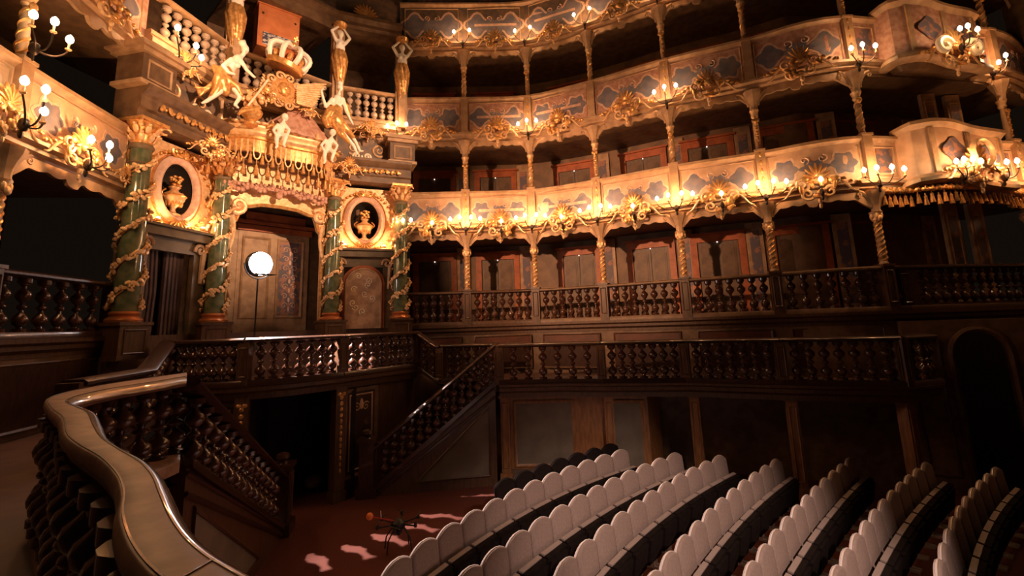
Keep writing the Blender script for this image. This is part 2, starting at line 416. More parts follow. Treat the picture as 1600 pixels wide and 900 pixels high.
def t1_column_proto():
    ped = MB().box((0, 0, .48), (.22, .24, .96)).box((0, 0, .96), (.27, .29, .05)).frame(-.075, .075, .18, .86, .022, .018, -.12)
    core = MB().lathe([(.085, .98), (.085, 1.02), (.06, 1.05), (.075, 1.25), (.07, 1.7), (.055, 1.93)], 12)
    tw = MB()
    for ph in (0, 2*pi/3, 4*pi/3): tw.tube(helix(.066, .056, 1.06, 1.92, 2.6, 44, ph), .026, 5)
    cap = MB().lathe([(.06, 1.90), (.095, 1.95), (.08, 2.02), (.12, 2.10), (.13, 2.13)], 10)
    for k in range(6): a = k*pi/3; cap.ell((.095*cos(a), .095*sin(a), 2.04), (.035, .035, .075), 6, 5)
    cap.ell((0, -.10, 1.98), (.05, .04, .065), 8, 6)
    return [('pedestal', ped.mesh('pedestal', 'wood_mid', False)), ('shaft', core.mesh('shaft', 'tan')), ('gilded_twist', tw.mesh('gilded_twist', 'gold')),
            ('capital', cap.mesh('capital', 'gold_pale')), ('impost', impost(.48).mesh('impost', 'tan'), (0, 0, 2.11))]
def up_column_proto(kind):
    # base = ledge of the parapet; parapet height 1.15
    ped = MB().box((0, -.02, .62), (.20, .22, 1.06)).box((0, -.02, 1.16), (.25, .27, .05)).box((0, -.03, .12), (.25, .27, .08))
    core = MB().lathe([(.08, 1.17), (.08, 1.22), (.055, 1.25), (.07, 1.45), (.065, 1.8), (.05, 2.02)], 12)
    tw = MB()
    if kind == 0:
        for ph in (0, pi): tw.tube(helix(.062, .054, 1.25, 1.98, 2.2, 34, ph), .026, 5)
        tw.ell((0, -.07, 2.0), (.06, .05, .08), 8, 6)
    else:
        for k in range(9): tw.ell((.012*((-1)**k), -.075, 1.30+.066*k), (.022+.003*k, .022, .036), 6, 5)
        tw.ell((-.05, -.08, 1.93), (.04, .03, .05), 7, 5).ell((.05, -.08, 1.93), (.04, .03, .05), 7, 5).ell((0, -.085, 1.90), (.035, .03, .07), 7, 5)
        for k in range(5): tw.ell((0, -.13, .25+.2*k), (.03, .02, .06), 6, 5)
    cap = MB().lathe([(.055, 2.0), (.085, 2.04), (.075, 2.10), (.10, 2.17), (.11, 2.20)], 10)
    return [('pilaster_strip', ped.mesh('pilaster_strip', 'tan', False)), ('shaft', core.mesh('shaft', 'tan')), ('gilded_twist' if kind == 0 else 'gilded_drop', tw.mesh('gilding', 'gold')),
            ('capital', cap.mesh('capital', 'gold_pale')), ('impost', impost(.50).mesh('impost', 'tan'), (0, 0, 2.18))]
COL1 = t1_column_proto(); COLU = [up_column_proto(0), up_column_proto(1)]
def put(proto, name, label, cat, group, P, i, z, off=.0, scale=None):
    t = ctan(P, i); p = P[i]+Vector((t[1], -t[0]))*off
    r = thing(name, label, cat, group, (p.x, p.y, z), atan2(t[1], t[0]), None, scale); spawn(proto, r); return r
for i in range(1, 8):
    put(COL1, 'gilded_column', 'twisted gilded column on a square post, %s of the lowest tier from the royal box' % ORD[i-1], 'column', 'lowest tier columns', W, i, T1, .03)
    put(COLU[i % 2], 'gilded_column', ['twisted gilded column on the parapet', 'slender column with hanging gilt drops'][i % 2]+', %s of the middle tier from the royal box' % ORD[i-1], 'column', 'middle tier columns', W, i, 4.15, .03)
    put(COLU[(i+1) % 2], 'gilded_column', ['twisted gilded column on the parapet', 'slender column with hanging gilt drops'][(i+1) % 2]+', %s of the upper tier from the royal box' % ORD[i-1], 'column', 'upper tier columns', W, i, 7.0, .03, (1, 1, 1.03))
put(COL1, 'gilded_column', 'gilded column between lowest tier boxes left of the royal box', 'column', None, NW, 2, T1, .03)
for z, nm in ((4.15, 'middle'), (7.0, 'upper')):
    put(COLU[0], 'gilded_column', 'twisted gilded column of the %s tier left of the royal box' % nm, 'column', None, NW, 2, z, .03)

# ---- painted parapets
LEDGE = [(-.10, -.16), (.05, -.16), (.08, -.10), (.16, -.07), (.16, -.01), (.24, .03), (.24, .09), (.14, .12), (.10, .16), (-.10, .16)]
CAP = [(-.12, 0), (.07, 0), (.09, .04), (.15, .07), (.15, .13), (.11, .15), (-.12, .15)]
def lobed(cx, cz, r, n=4, k=24, amp=.16, sx=1.):
    return [(cx+sx*r*(1+amp*cos(n*2*pi*j/k))*cos(2*pi*j/k), cz+r*(1+amp*cos(n*2*pi*j/k))*sin(2*pi*j/k)) for j in range(k)]
def parapet(P, i, z, label, group, painted='paint_peach', top=1.15, valance=True, med=0, ledge=True):
    # z = ledge level
    pts, t0, t1 = bay(P, i); root = thing('loge_parapet', label, 'parapet', group, (P[i].x, P[i].y, z)); off = Vector((P[i].x, P[i].y, z))
    q = p3(pts, z)
    MB().sweep(q, rect(-.08, .07, .12, top-.10), t0, t1).build('painted_front', painted, root, off=off)
    MB().sweep([p+Vector((0, 0, top-.15)) for p in q], CAP, t0, t1).build('cap_rail', 'tan', root, off=off)
    MB().sweep(q, LEDGE, t0, t1).build('ledge', 'tan', root, off=off)
    if valance:
        n = 40; pp = catmull(P, i, n); vb = MB(); vsx = []; fsx = []
        for k, p in enumerate(pp):
            s = k/n; e = abs(2*s-1)
            zb = -.26-.30*max(0, (e-.55)/.45)**2 - .045*abs(sin(s*pi*7)) - (.07 if e < .10 else 0)
            a = pp[min(k+1, n)]-pp[max(k-1, 0)]; a.normalize(); o = Vector((a.y, -a.x))
            for (oo, zz) in ((.02, -.14), (.08, -.14), (.08, zb), (.02, zb)): vsx.append((p.x+o.x*oo, p.y+o.y*oo, z+zz))
        for k in range(n):
            for j in range(4): fsx.append((k*4+j, (k+1)*4+j, (k+1)*4+(j+1) % 4, k*4+(j+1) % 4))
        fsx.append((3, 2, 1, 0)); fsx.append((n*4, n*4+1, n*4+2, n*4+3))
        vb.add(vsx, fsx).build('arch_valance', 'tan', root, off=off)
    # painted strapwork laid on the front: lobed medallions, a frame line and a crest
    a, b = P[i], P[i+1]; t = (b-a).normalized(); L = (b-a).length
    def patch(name, fn, m, th):
        mb = MB(); fn(mb, th)
        v2 = []
        for (x, y, zz) in mb.v:
            s = (x/L)+.5; c, tt = along(pts, min(1, max(0, s))); tt = tt.normalized(); o = Vector((tt.y, -tt.x))
            v2.append((c.x+o.x*(.07-y), c.y+o.y*(.07-y), z+zz))
        mb.v = v2; return mb.build(name, m, root, off=off)
    zc = .12+(top-.27)*.5; h = (top-.30)
    def frames(mb, th):
        for x0, x1 in ((-L*.43, L*.43),): mb.frame(x0, x1, .17, top-.19, .025, .02)
    patch('panel_moulding', frames, 'tan', 0)
    def rim(mb, th):
        for cx in (-L*.27, L*.27): mb.plate(lobed(cx, zc, h*.34, 4+2*med), .008)
        mb.plate([(-L*.40, zc-.04), (L*.40, zc-.04), (L*.40, zc+.04), (-L*.40, zc+.04)], .005)
        for sx in (-1, 1): mb.tube(spiral((sx*L*.08, zc+h*.2), .10, 1.2, 14, sx, 0, -.004), .016, 4)
    patch('painted_strapwork', rim, 'paint_line', 0)
    def body(mb, th):
        for cx in (-L*.27, L*.27): mb.plate(lobed(cx, zc, h*.28, 4+2*med), .012)
        mb.plate(lobed(0, zc-.02, h*.20, 6, 24, .25, 1.5), .012)
    patch('painted_medallions', body, 'paint_blue', 0)
    return root
for i in (0, 1, 2, 3, 4, 5, 7):
    parapet(W, i, 4.15, 'peach painted parapet with blue lobed medallions, %s of the middle tier from the royal box' % ORD[i], 'middle tier parapets', med=i % 2)
    parapet(W, i, 7.0, 'rosy painted parapet with grey medallions, %s of the upper tier from the royal box' % ORD[i], 'upper tier parapets', 'paint_rose', 1.26, med=(i+1) % 2)
for i in range(0, 8):
    parapet(W, i, 9.95, 'dark painted parapet, %s of the top tier from the royal box' % ORD[i], 'top tier parapets', 'paint_dark', 1.5)
for i in range(0, 3):
    parapet(NW, i, 4.15, 'peach painted middle tier parapet left of the royal box, %s from it' % ORD[2-i], 'near side middle tier parapets', med=1)
    parapet(NW, i, 7.0, 'rosy painted upper tier parapet left of the royal box, %s from it' % ORD[2-i], 'near side upper tier parapets', 'paint_rose', 1.26)
solo('wall_far_top', MB().sweep(p3(whole(W, 0, 8), 0), rect(-.5, -.3, 9.8, 13.5), ctan(W, 0), ctan(W, 8)), 'paint_dark', 'dark painted upper wall above the top tier parapets', 'wall', kind='structure')
for i in range(0, 6):     # octagonal framed fields above the top parapets
    a, b = W[i], W[i+1]; t = (b-a).normalized(); o = Vector((t.y, -t.x)); c = (a+b)/2-o*.28
    r = thing('trim_%d' % (i+1), 'octagonal framed painted panel, %s of the upper wall from the royal box' % ORD[i], 'panel', 'octagonal painted panels of the upper wall', (c.x, c.y, 11.5), atan2(t.y, t.x), 'structure')
    oc = lambda w2, h2, k: [(-w2+k, -h2), (w2-k, -h2), (w2, -h2+k), (w2, h2-k), (w2-k, h2), (-w2+k, h2), (-w2, h2-k), (-w2, -h2+k)]
    MB().plate(oc(.78, .62, .22), .03).build('outer_frame', 'tan_dark', r, False); MB().plate(oc(.70, .54, .20), .04).build('field', 'paint_dark', r, False)
    MB().plate(oc(.55, .40, .15), .05).build('inner_frame', 'tan_dark', r, False); MB().plate(oc(.50, .35, .13), .06).build('painting', 'damask', r, False)

# ---- lowest tier balustrades
for i in range(0, 6):
    pts, t0, t1 = bay(W, i)
    balustrade(pts, T1, 7, 'dark turned baluster railing, %s of the lowest tier from the royal box' % ORD[i], 'lowest tier balustrades', BAL_T1, .95, 'tan_dark' if i > 1 else 'wood_mid', t0, t1, (False, False), s0=.08, s1=.93)  # paler rails where the beam falls, its light put into the wood colour
pts, t0, t1 = bay(W, 6, 10)
balustrade(pts[:2], T1, 2, 'short baluster railing of two balusters below the tasselled balcony', None, BAL_T1, .95, 'wood', t0, None, (False, True), s0=.2, s1=.85)
balustrade(pts[1:], T1, 13, 'baluster railing running to the stage pier below the tasselled balcony', None, BAL_T1, .95, 'wood', None, t1, (False, False), s0=.1, s1=.95)
pts, t0, t1 = bay(NW, 2)
balustrade(pts, T1, 6, 'dark baluster railing of the lowest tier box left of the royal box', None, BAL_T1, .95, 'wood', t0, t1, (False, True), s0=.06, s1=.88)
pts, t0, t1 = bay(NW, 1)
balustrade(pts, T1, 6, 'dark baluster railing of the lowest tier at the picture edge', None, BAL_T1, .95, 'wood', t0, t1, (False, False), s0=.06, s1=.94)
# panels under the lowest tier
def wall_panel(P, i, z0, z1, label, group, s0=.1, s1=.9, off=.045, m1='tan', m2='red_frame'):
    a, b = P[i], P[i+1]; t = (b-a).normalized(); o = Vector((t.y, -t.x)); c = lerp(a, b, (s0+s1)/2)+o*off; hw = (s1-s0)*(b-a).length/2
    r = thing('trim_panel', label, 'panel', group, (c.x, c.y, z0), atan2(t.y, t.x), 'structure')
    MB().frame(-hw, hw, 0, z1-z0, .05, .03).build('moulding', m1, r); MB().box((0, -.004, (z1-z0)/2), (hw*2-.08, .012, z1-z0-.08)).build('field', m2, r, False)
for i in range(0, 8):
    wall_panel(W, i, .86, 1.12, 'long low red panel under the lowest tier cornice, %s from the royal box' % ORD[i], 'panels under the lowest tier', .09, .91,  .075, 'wood_mid', 'dark_red')
    wall_panel(W, i, .2, .80, 'wooden wall panel behind the far gallery balusters, %s from the royal box' % ORD[i], 'wall panels behind the far gallery', .09, .91, .075, 'wood_mid', 'wood')
wall_panel(NW, 2, .16, 1.10, 'large framed dark panel on the wall left of the royal box', None, .06, .90, .075, 'wood_mid', 'wood')
wall_panel(NW, 1, .16, 1.10, 'large framed dark panel on the near gallery wall', None, .06, .94, .075, 'wood_mid', 'wood')

# ---- gilded cartouches
def cartouche_proto(seed, wd=1.0, style=0):
    rnd = random.Random(seed); sh = MB(); sc = MB(); lf = MB(); pe = MB()
    scs = [MB(), MB()]
    nr = 9
    for k in range(nr):      # shell
        a = pi*(k+.5)/nr; l = .20+.05*sin(a)
        M = Matrix.Rotation(-(a-pi/2), 3, 'Y')
        sh.ell((l*.55*cos(a), -.06-.03*sin(a), .10+l*.75*sin(a)), (.028, .035, l*.55), 6, 5, M)
    sh.ell((0, -.09, .10), (.09, .05, .07), 8, 6)
    for sx in (-1, 1):
        sc = scs[(sx+1)//2]
        sc.tube(spiral((sx*.24, .06), .13, 1.5, 22, sx, pi/2, -.05, 1., .04), [.016+.016*k/22 for k in range(23)], 6)
        sc.tube(spiral((sx*.17, -.13), .11, 1.4, 20, -sx, pi, -.06, 1., .04), [.014+.016*k/20 for k in range(21)], 6)
        sc.tube([Vector((sx*(.22+.36*t), -.04, -.05+.10*sin(t*pi*1.6)-.02*t)) for t in [k/12 for k in range(13)]], [.034-.022*k/12 for k in range(13)], 6)
        for k in range(4):
            x = .30+.085*k; lf.ell((sx*x, -.06, .03+.05*sin(k*1.7)), (.05, .022, .03), 6, 5, Matrix.Rotation(sx*(.5-k*.35), 3, 'Y'))
        lf.ell((sx*.60, -.045, -.02), (.035, .03, .035), 6, 5)
    for k in range(16):
        a = rnd.uniform(-pi, pi); r = rnd.uniform(.10, .28)
        lf.ell((r*cos(a)*1.05, -.08-rnd.random()*.05, -.03+r*sin(a)*.8), (.028+.03*rnd.random(), .022, .055+.03*rnd.random()), 6, 5, Matrix.Rotation(rnd.uniform(-1.5, 1.5), 3, 'Y'))
    pe.ell((0, -.07, -.27), (.04, .035, .06), 7, 6).ell((0, -.06, -.36), (.028, .025, .05), 7, 6)
    for k in range(3): pe.ell(((k-1)*.07, -.08, -.20+.02*abs(k-1)), (.035, .03, .05), 6, 5)
    return [('shell', sh.mesh('shell', 'gold')), ('scrollwork', scs[0].mesh('scrollwork', 'gold_pale')), ('scrollwork', scs[1].mesh('scrollwork', 'gold_pale')), ('leaf_spray', lf.mesh('leaf_spray', 'gold')), ('pendant', pe.mesh('pendant', 'gold_pale'))]
CART = [cartouche_proto(s) for s in (1, 2, 3)]
def put_cart(P, i, s, z, off, k, label, group, scale=1.):
    pts, _, _ = bay(P, i, 10); p, t = along(pts, s); t = t.normalized(); p = p+Vector((t.y, -t.x))*off
    r = thing('gilded_cartouche', label, 'ornament', group, (p.x, p.y, z), atan2(t.y, t.x), None, scale); spawn(CART[k % 3], r); return r
for i in range(0, 6):
    put_cart(W, i, .5, 4.20, .22, i, 'gilded shell and scroll cartouche, %s of the middle tier from the royal box' % ORD[i], 'middle tier cartouches', 1.25)
    put_cart(W, i, .5, 7.08, .22, i+1, 'gilded shell and scroll cartouche, %s of the upper tier from the royal box' % ORD[i], 'upper tier cartouches', 1.2)
for i in range(0, 5):
    put_cart(W, i, .5, 10.02, .22, i+2, 'gilded leafy cartouche, %s of the top tier from the royal box' % ORD[i], 'top tier cartouches', 1.0)
for (s, z, nm) in ((.55, 4.28, 'middle'), (.5, 7.06, 'upper')):
    for i in (1, 2): put_cart(NW, i, s if nm == 'upper' else (.22, .845)[i-1], z, .22, i, 'gilded cartouche on the %s tier ledge left of the royal box, %s from it' % (nm, ORD[2-i]), 'near side %s tier cartouches' % nm, 1.15 if nm == 'upper' else (.88, .55)[i-1])

# ---- candle sconces
BULB = MB().lathe([(.001, 0), (.022, .008), (.040, .035), (.044, .06), (.034, .09), (.014, .115), (.001, .125)], 10).mesh('bulb', 'bulb')
CANDLE = MB().lathe([(.012, 0), (.035, .015), (.035, .03), (.013, .04), (.013, .12)], 8).mesh('candle', 'gold_pale')
def sconce(loc, rz, offs, label, group, watts, out=.24, base=-.10, scale=1., lz=.16):
    # offs: (x, z) of every candle relative to the bracket; curved arm to each
    r = thing('candle_sconce', label, 'sconce', group, loc, rz, None, scale)
    br = MB().ell((0, -.06, base), (.05, .06, .09), 8, 6).ell((0, -.04, base-.12), (.03, .03, .06), 7, 5).ell((0, -.08, base+.05), (.035, .035, .03), 7, 5)
    br.build('bracket', 'iron', r)
    for (x, z) in offs:
        am = MB().tube([Vector((x*t, -.05-(out-.05)*sin(t*pi/2), base+(z-base)*t**2-.05*sin(t*pi))) for t in [k/8 for k in range(9)]], .011, 5)
        a = am.build('arm', 'iron', r)
        inst('candle', CANDLE, a, (x, -out, z)); inst('bulb', BULB, a, (x, -out, z+.11))
    if watts:
        plight(r, (0, -out-.04, max(z for x, z in offs)+lz), watts)
    return r
def col_sconce(P, i, z, offs, label, group, watts, off=.22, **k):
    t = ctan(P, i); p = P[i]+Vector((t[1], -t[0]))*off
    return sconce((p.x, p.y, z), atan2(t[1], t[0]), offs, label, group, watts, **k)
for i in range(0, 7):
    col_sconce(W, i, 4.22, [(-.42, 0), (-.15, .05), (.17, .05), (.42, 0)] if i else [(.2, 0), (.42, 0)], 'four armed candle sconce on the middle tier ledge above the %s lowest tier column' % ORD[i-1] if i else 'two armed candle sconce beside the green marble column', 'middle tier sconces' if i else None, P_T2)
for i in range(0, 6):
    pts, _, _ = bay(W, i, 10); p, t = along(pts, .52); t = t.normalized(); p = p+Vector((t.y, -t.x))*.36
    sconce((p.x, p.y, 4.12), atan2(t.y, t.x), [(0, .0)], 'single globe candle in front of the %s middle tier cartouche from the royal box' % ORD[i], 'middle tier single candles', 8.0, out=.16)
for i in (0, 2, 4, 6):
    col_sconce(W, i, 7.02, [(-.26, .02), (0, .10), (.28, .06)], 'three armed candle sconce, %s of the upper tier from the royal box' % ORD[i//2] , 'upper tier sconces', P_T3*1.2)
for i in (1, 2, 3, 4):
    col_sconce(W, i, 10.05, [(-.25, 0), (.22, .04)], 'two armed candle sconce, %s of the top tier from the royal box' % ORD[i-1], 'top tier sconces', P_T4)
for (i, z, o) in ((2, 5.62, .12), (1, 4.22, .24), (1, 7.0, .24)):
    col_sconce(NW, i, z, [(-.30, 0), (0, .12), (.26, .04)], ['', 'three armed candle sconce, near %s tier, second column left of royal box' % ('middle' if z < 6 else 'upper'), 'three armed candle sconce on the gilded column nearest left of the royal box'][i], 'near side sconces', P_T2*1.3, off=o, scale=1.15)
pts, _, _ = bay(NW, 2, 10); p, t = along(pts, .38); p = p+Vector((t.y, -t.x))*.36
pts1, _, _ = bay(NW, 1, 10); p1, t1 = along(pts1, .86); p1 = p1+Vector((t1.y, -t1.x))*.36
sconce((p1.x, p1.y, 4.35), atan2(t1.y, t1.x), [(-.30, .15), (.0, .20), (.02, -.08)], 'candle sconce in the gilt foliage beneath the near side column', None, P_T2*2.0, scale=1.1)
sconce((p.x, p.y, 4.2), atan2(t.y, t.x), [(-.25, .02), (.1, .08), (.12, -.12)], 'candle sconce nestled in the gilt foliage left of the royal box', None, P_T2*2.0, scale=1.1)

# ================================================================== LOWER GALLERY, LANDING, STAIRS
G = [Vector(p) for p in ((-.39, 11.07), (1.10, 10.98), (1.90, 10.74), (3.64, 10.41), (5.24, 9.57), (7.06, 8.85), (7.75, 9.05), (8.1, 9.9))]
# far gallery floor slab between the parapet and the wall
def slab(front, back, z0, z1):
    n = len(front); pts = front+back[::-1]; m = len(pts)
    return MB().add([(p.x, p.y, z1) for p in pts]+[(p.x, p.y, z0) for p in pts], [tuple(range(m)), tuple(range(2*m-1, m-1, -1))]+[(k, m+k, m+(k+1) % m, (k+1) % m) for k in range(m)])
gback = [W[0]*.5+W[1]*.5, W[1], W[2], W[3], W[4], W[5], W[6], Vector((8.4, 9.95))]
solo('floor_gallery_far', slab(G, gback, -.10, GAL), 'gallery_floor', 'wooden floor of the far gallery walk behind the lower balustrade', 'floor', kind='structure', smooth=False)
solo('trim_gallery_far', MB().sweep(p3(G[:7], 0), [(-.15, -.22), (.03, -.22), (.05, -.12), (.12, -.07), (.12, 0), (.16, .03), (.16, GAL), (-.15, GAL)]), 'wood_mid', 'moulded wooden edge of the far gallery floor', 'moulding', kind='structure')
gs = [([G[0], G[1], G[2]], 6), ([G[2], G[2]*.5+G[3]*.5, G[3]], 7), ([G[3], G[4]], 7), ([G[4], G[5]], 7), ([G[5], G[6], G[7]], 5)]
glab = ['dark baluster railing of the far gallery from the stair head to the first post', 'dark baluster railing of the far gallery over the grey wall panels', 'dark baluster railing of the far gallery over the first dark opening',
        'dark baluster railing of the far gallery over the widest dark opening', 'short curved baluster railing of the far gallery beside the arched doorway']
for k, (pp, n) in enumerate(gs):
    balustrade(pp, GAL, n, glab[k], None, BAL_G, .90, 'wood', None, None, (True, k == 3), bh=.7, postm='wood_mid', s0=.07, s1=.94)
# wall and posts under the gallery
def post_under(p, t, label, group=None):
    r = thing('gallery_post', label, 'post', group, (p.x, p.y, FLOOR), atan2(t.y, t.x))
    MB().box((0, .04, .93), (.20, .20, 1.86)).build('shaft', 'post_wood', r, False); MB().box((0, .03, .10), (.27, .26, .20)).build('base', 'post_wood', r, False); MB().box((0, .03, 1.83), (.28, .27, .07)).build('cap', 'post_wood', r, False)
    MB().frame(-.07, .07, .30, 1.70, .025, .02, -.06).build('panel_moulding', 'post_wood', r)
for k, (p, q) in enumerate(((G[0], G[1]), (G[2], G[3]), (G[3], G[4]), (G[4], G[5]), (G[5], G[6]))):
    t = (q-p).normalized(); o = Vector((t.y, -t.x)); post_under(p+t*.1-o*.12, t, ['panelled wooden post under the stair head of the far gallery', 'panelled wooden post between the grey wall panels', 'panelled wooden post at the left of the first dark opening', 'panelled wooden post between the two dark openings', 'panelled wooden post under the curved gallery end'][k])
wl = [G[0], G[1], G[2], G[2]*.45+G[3]*.55]; wl = [Vector((p.x, p.y+.22)) for p in wl]
solo('wall_gallery_far', MB().sweep(p3(wl+[Vector((3.3, 11.4))], 0), rect(-.12, 0, FLOOR, -.1)), 'post_wood', 'wooden wall under the far gallery holding the grey panels', 'wall', kind='structure')
def gpanel(a, b, label):
    t = (b-a).normalized(); o = Vector((t.y, -t.x)); c = (a+b)/2+o*.004; hw = (b-a).length/2
    r = thing('trim_grey_panel', label, 'panel', None, (c.x, c.y, FLOOR), atan2(t.y, t.x), 'structure')
    MB().frame(-hw, hw, .28, 1.72, .07, .035).build('moulding', 'post_wood', r); MB().box((0, -.004, 1.0), (hw*2-.12, .012, 1.36)).build('field', 'grey_panel', r, False)
gpanel(Vector((-.10, 11.28)), Vector((1.45, 11.16)), 'large grey panel under the far gallery next to the staircase')
gpanel(Vector((2.0, 10.92)), Vector((2.78, 10.79)), 'narrow grey panel under the far gallery between two wooden posts')
solo('wall_under_far', MB().sweep([Vector((3.3, 11.9, 0)), Vector((5.6, 10.9, 0)), Vector((8.2, 9.95, 0))], rect(-.1, 0, FLOOR, -.1)), 'tan_dark', 'dark wall at the back of the openings under the far gallery', 'wall', kind='structure')
solo('baseboard_far', MB().sweep(p3(wl, 0), [(-.05, FLOOR), (.06, FLOOR), (.06, FLOOR+.18), (.02, FLOOR+.24), (-.05, FLOOR+.24)]), 'wood_mid', 'wooden baseboard under the grey panels', 'baseboard', kind='structure')

# ---- landing in front of the royal box
LP = [Vector(p) for p in ((-6.58, 9.06), (-5.95, 8.98), (-5.13, 9.10), (-4.36, 9.56), (-3.73, 10.30), (-3.10, 11.25), (-2.51, 12.10))]
LR = .88
solo('floor_landing', slab(LP, [Vector((-7.3, 9.5)), Vector((-7.5, 10.6)), RW(-1.35, -.3), RW(1.35, -.3), Vector((-3.2, 13.4))], LAND-.14, LAND), 'gallery_floor', 'wooden floor of the landing in front of the royal box', 'floor', kind='structure', smooth=False)
solo('trim_landing', MB().sweep(p3(LP, LAND), [(-.15, -.26), (.02, -.26), (.05, -.15), (.12, -.10), (.12, -.03), (.15, 0), (-.15, 0)]), 'wood_mid', 'moulded wooden edge below the royal landing balustrade', 'moulding', kind='structure')
balustrade(LP[0:3], LAND, 7, 'baluster railing of the royal landing over the left wall panel', None, BAL_G, LR, 'wood', None, None, (True, True), postm='wood_mid', s0=.08, s1=.93)
balustrade(LP[2:5], LAND, 7, 'baluster railing of the royal landing over the dark doorway, struck by lamp light', None, BAL_G, LR, 'wood', None, None, (False, True), postm='wood_mid', s0=.08, s1=.95)
balustrade(LP[4:7], LAND, 7, 'baluster railing of the royal landing over the right wall panel', None, BAL_G, LR, 'wood', None, None, (False, True), postm='wood_mid', s0=.07, s1=.95)
# rails stepping down from the landing to the gallery level
DS = [Vector((-2.51, 12.10, LAND)), Vector((-1.95, 11.95, GAL)), Vector((-1.85, 11.92, GAL))]
balustrade(DS, LAND, 2, 'short sloping baluster railing between royal landing and far gallery', None, BAL_G, .89, 'wood', None, None, (False, True), postm='wood_mid', s0=.2, s1=.9)
balustrade([Vector((-1.85, 11.92)), Vector((-.39, 11.85))], GAL, 6, 'baluster railing behind the far staircase well', None, BAL_G, .90, 'wood', None, None, (False, False), s0=.1)
pa = atz(228, 574, GAL+.90); pb = atz(115, 592, GAL+.90)
balustrade([Vector((pb.x, pb.y, GAL)), Vector((pa.x, pa.y, GAL)), Vector((-6.58, 9.06, LAND))], GAL, 10, 'sloping baluster railing leading up to the royal landing from the near gallery', None, BAL_G, .89, 'wood', None, None, (True, False), postm='wood_mid')
# wall under the landing with the dark doorway
def wallrun(a, b, z0, z1, label, name, m='wood_mid', off=-.08):
    t = (b-a).normalized()
    return solo(name, MB().sweep([Vector((a.x, a.y, 0)), Vector((b.x, b.y, 0))], rect(off-.12, off, z0, z1)), m, label, 'wall', kind='structure')
for k, (a, b, lab) in enumerate(((LP[0], LP[1], 'wooden wall left of the dark doorway under the landing, outer part'), (LP[1], LP[2], 'wooden wall left of the dark doorway under the landing'),
                                 (LP[4], LP[5], 'wooden wall right of the dark doorway under the landing'), (LP[5], LP[6], 'wooden wall right of the dark doorway under the landing, outer part'))):
    wallrun(a, b, FLOOR, LAND-.2, lab, 'wall_landing_%d' % (k+1))
def upanel(a, b, z0, z1, label, s0, s1, crest=False):
    t = (b-a).normalized(); o = Vector((t.y, -t.x)); c = lerp(a, b, (s0+s1)/2)-o*.075; hw = (b-a).length*(s1-s0)/2
    r = thing('trim_landing_panel', label, 'panel', None, (c.x, c.y, z0), atan2(t.y, t.x), 'structure')
    MB().frame(-hw, hw, 0, z1-z0, .09, .04).build('moulding', 'tan_dark', r); MB().frame(-hw+.14, hw-.14, .14, z1-z0-.14, .04, .025).build('inner_moulding', 'tan', r)
    MB().box((0, -.004, (z1-z0)/2), (hw*2-.16, .012, z1-z0-.16)).build('field', 'wood', r, False)
    if crest: MB().tube(spiral((-.12, z1-z0-.42), .10, 1.4, 16, 1, 0, -.02), .012, 5).tube(spiral((.12, z1-z0-.42), .10, 1.4, 16, -1, pi, -.02), .012, 5).ell((0, -.02, z1-z0-.36), (.05, .012, .12), 8, 6).build('painted_crest', 'tan', r)
upanel(LP[1], LP[2], -1.7, .15, 'framed wooden panel under the landing left of the dark doorway', .08, .90)
upanel(LP[4], LP[5], -1.7, .15, 'framed dark panel with a painted crest right of the dark doorway', .12, .92, True)
for k, (p, t, lab) in enumerate(((LP[2], LP[3]-LP[1], 'wooden pilaster with a string of gilt husks left of the dark doorway'), (LP[4], LP[5]-LP[3], 'wooden pilaster with a string of gilt husks right of the dark doorway'))):
    t = t.normalized(); r = thing('husk_pilaster', lab, 'pilaster', None, (p.x, p.y, FLOOR), atan2(t.y, t.x))
    MB().box((0, .06, 1.14), (.24, .20, 2.26)).box((0, .05, .10), (.30, .24, .2)).build('shaft', 'wood_mid', r, False)
    hk = MB()
    for j in range(13): hk.ell((0, -.045, 2.05-.12*j), (.045-.0022*j, .03, .05), 7, 5)
    hk.ell((-.05, -.045, 2.12), (.05, .03, .04), 7, 5).ell((.05, -.045, 2.12), (.05, .03, .04), 7, 5)
    hk.build('gilt_husks', 'gold', r)
dr = MB().sweep([Vector((-5.13, 9.2, 0)), Vector((-5.6, 11.0, 0)), Vector((-4.4, 12.2, 0)), Vector((-3.6, 10.6, 0))], rect(-.1, 0, FLOOR, LAND-.15))
solo('wall_passage', dr, 'recess_shade', 'shade-painted walls of the passage behind the doorway under the landing', 'wall', kind='structure')

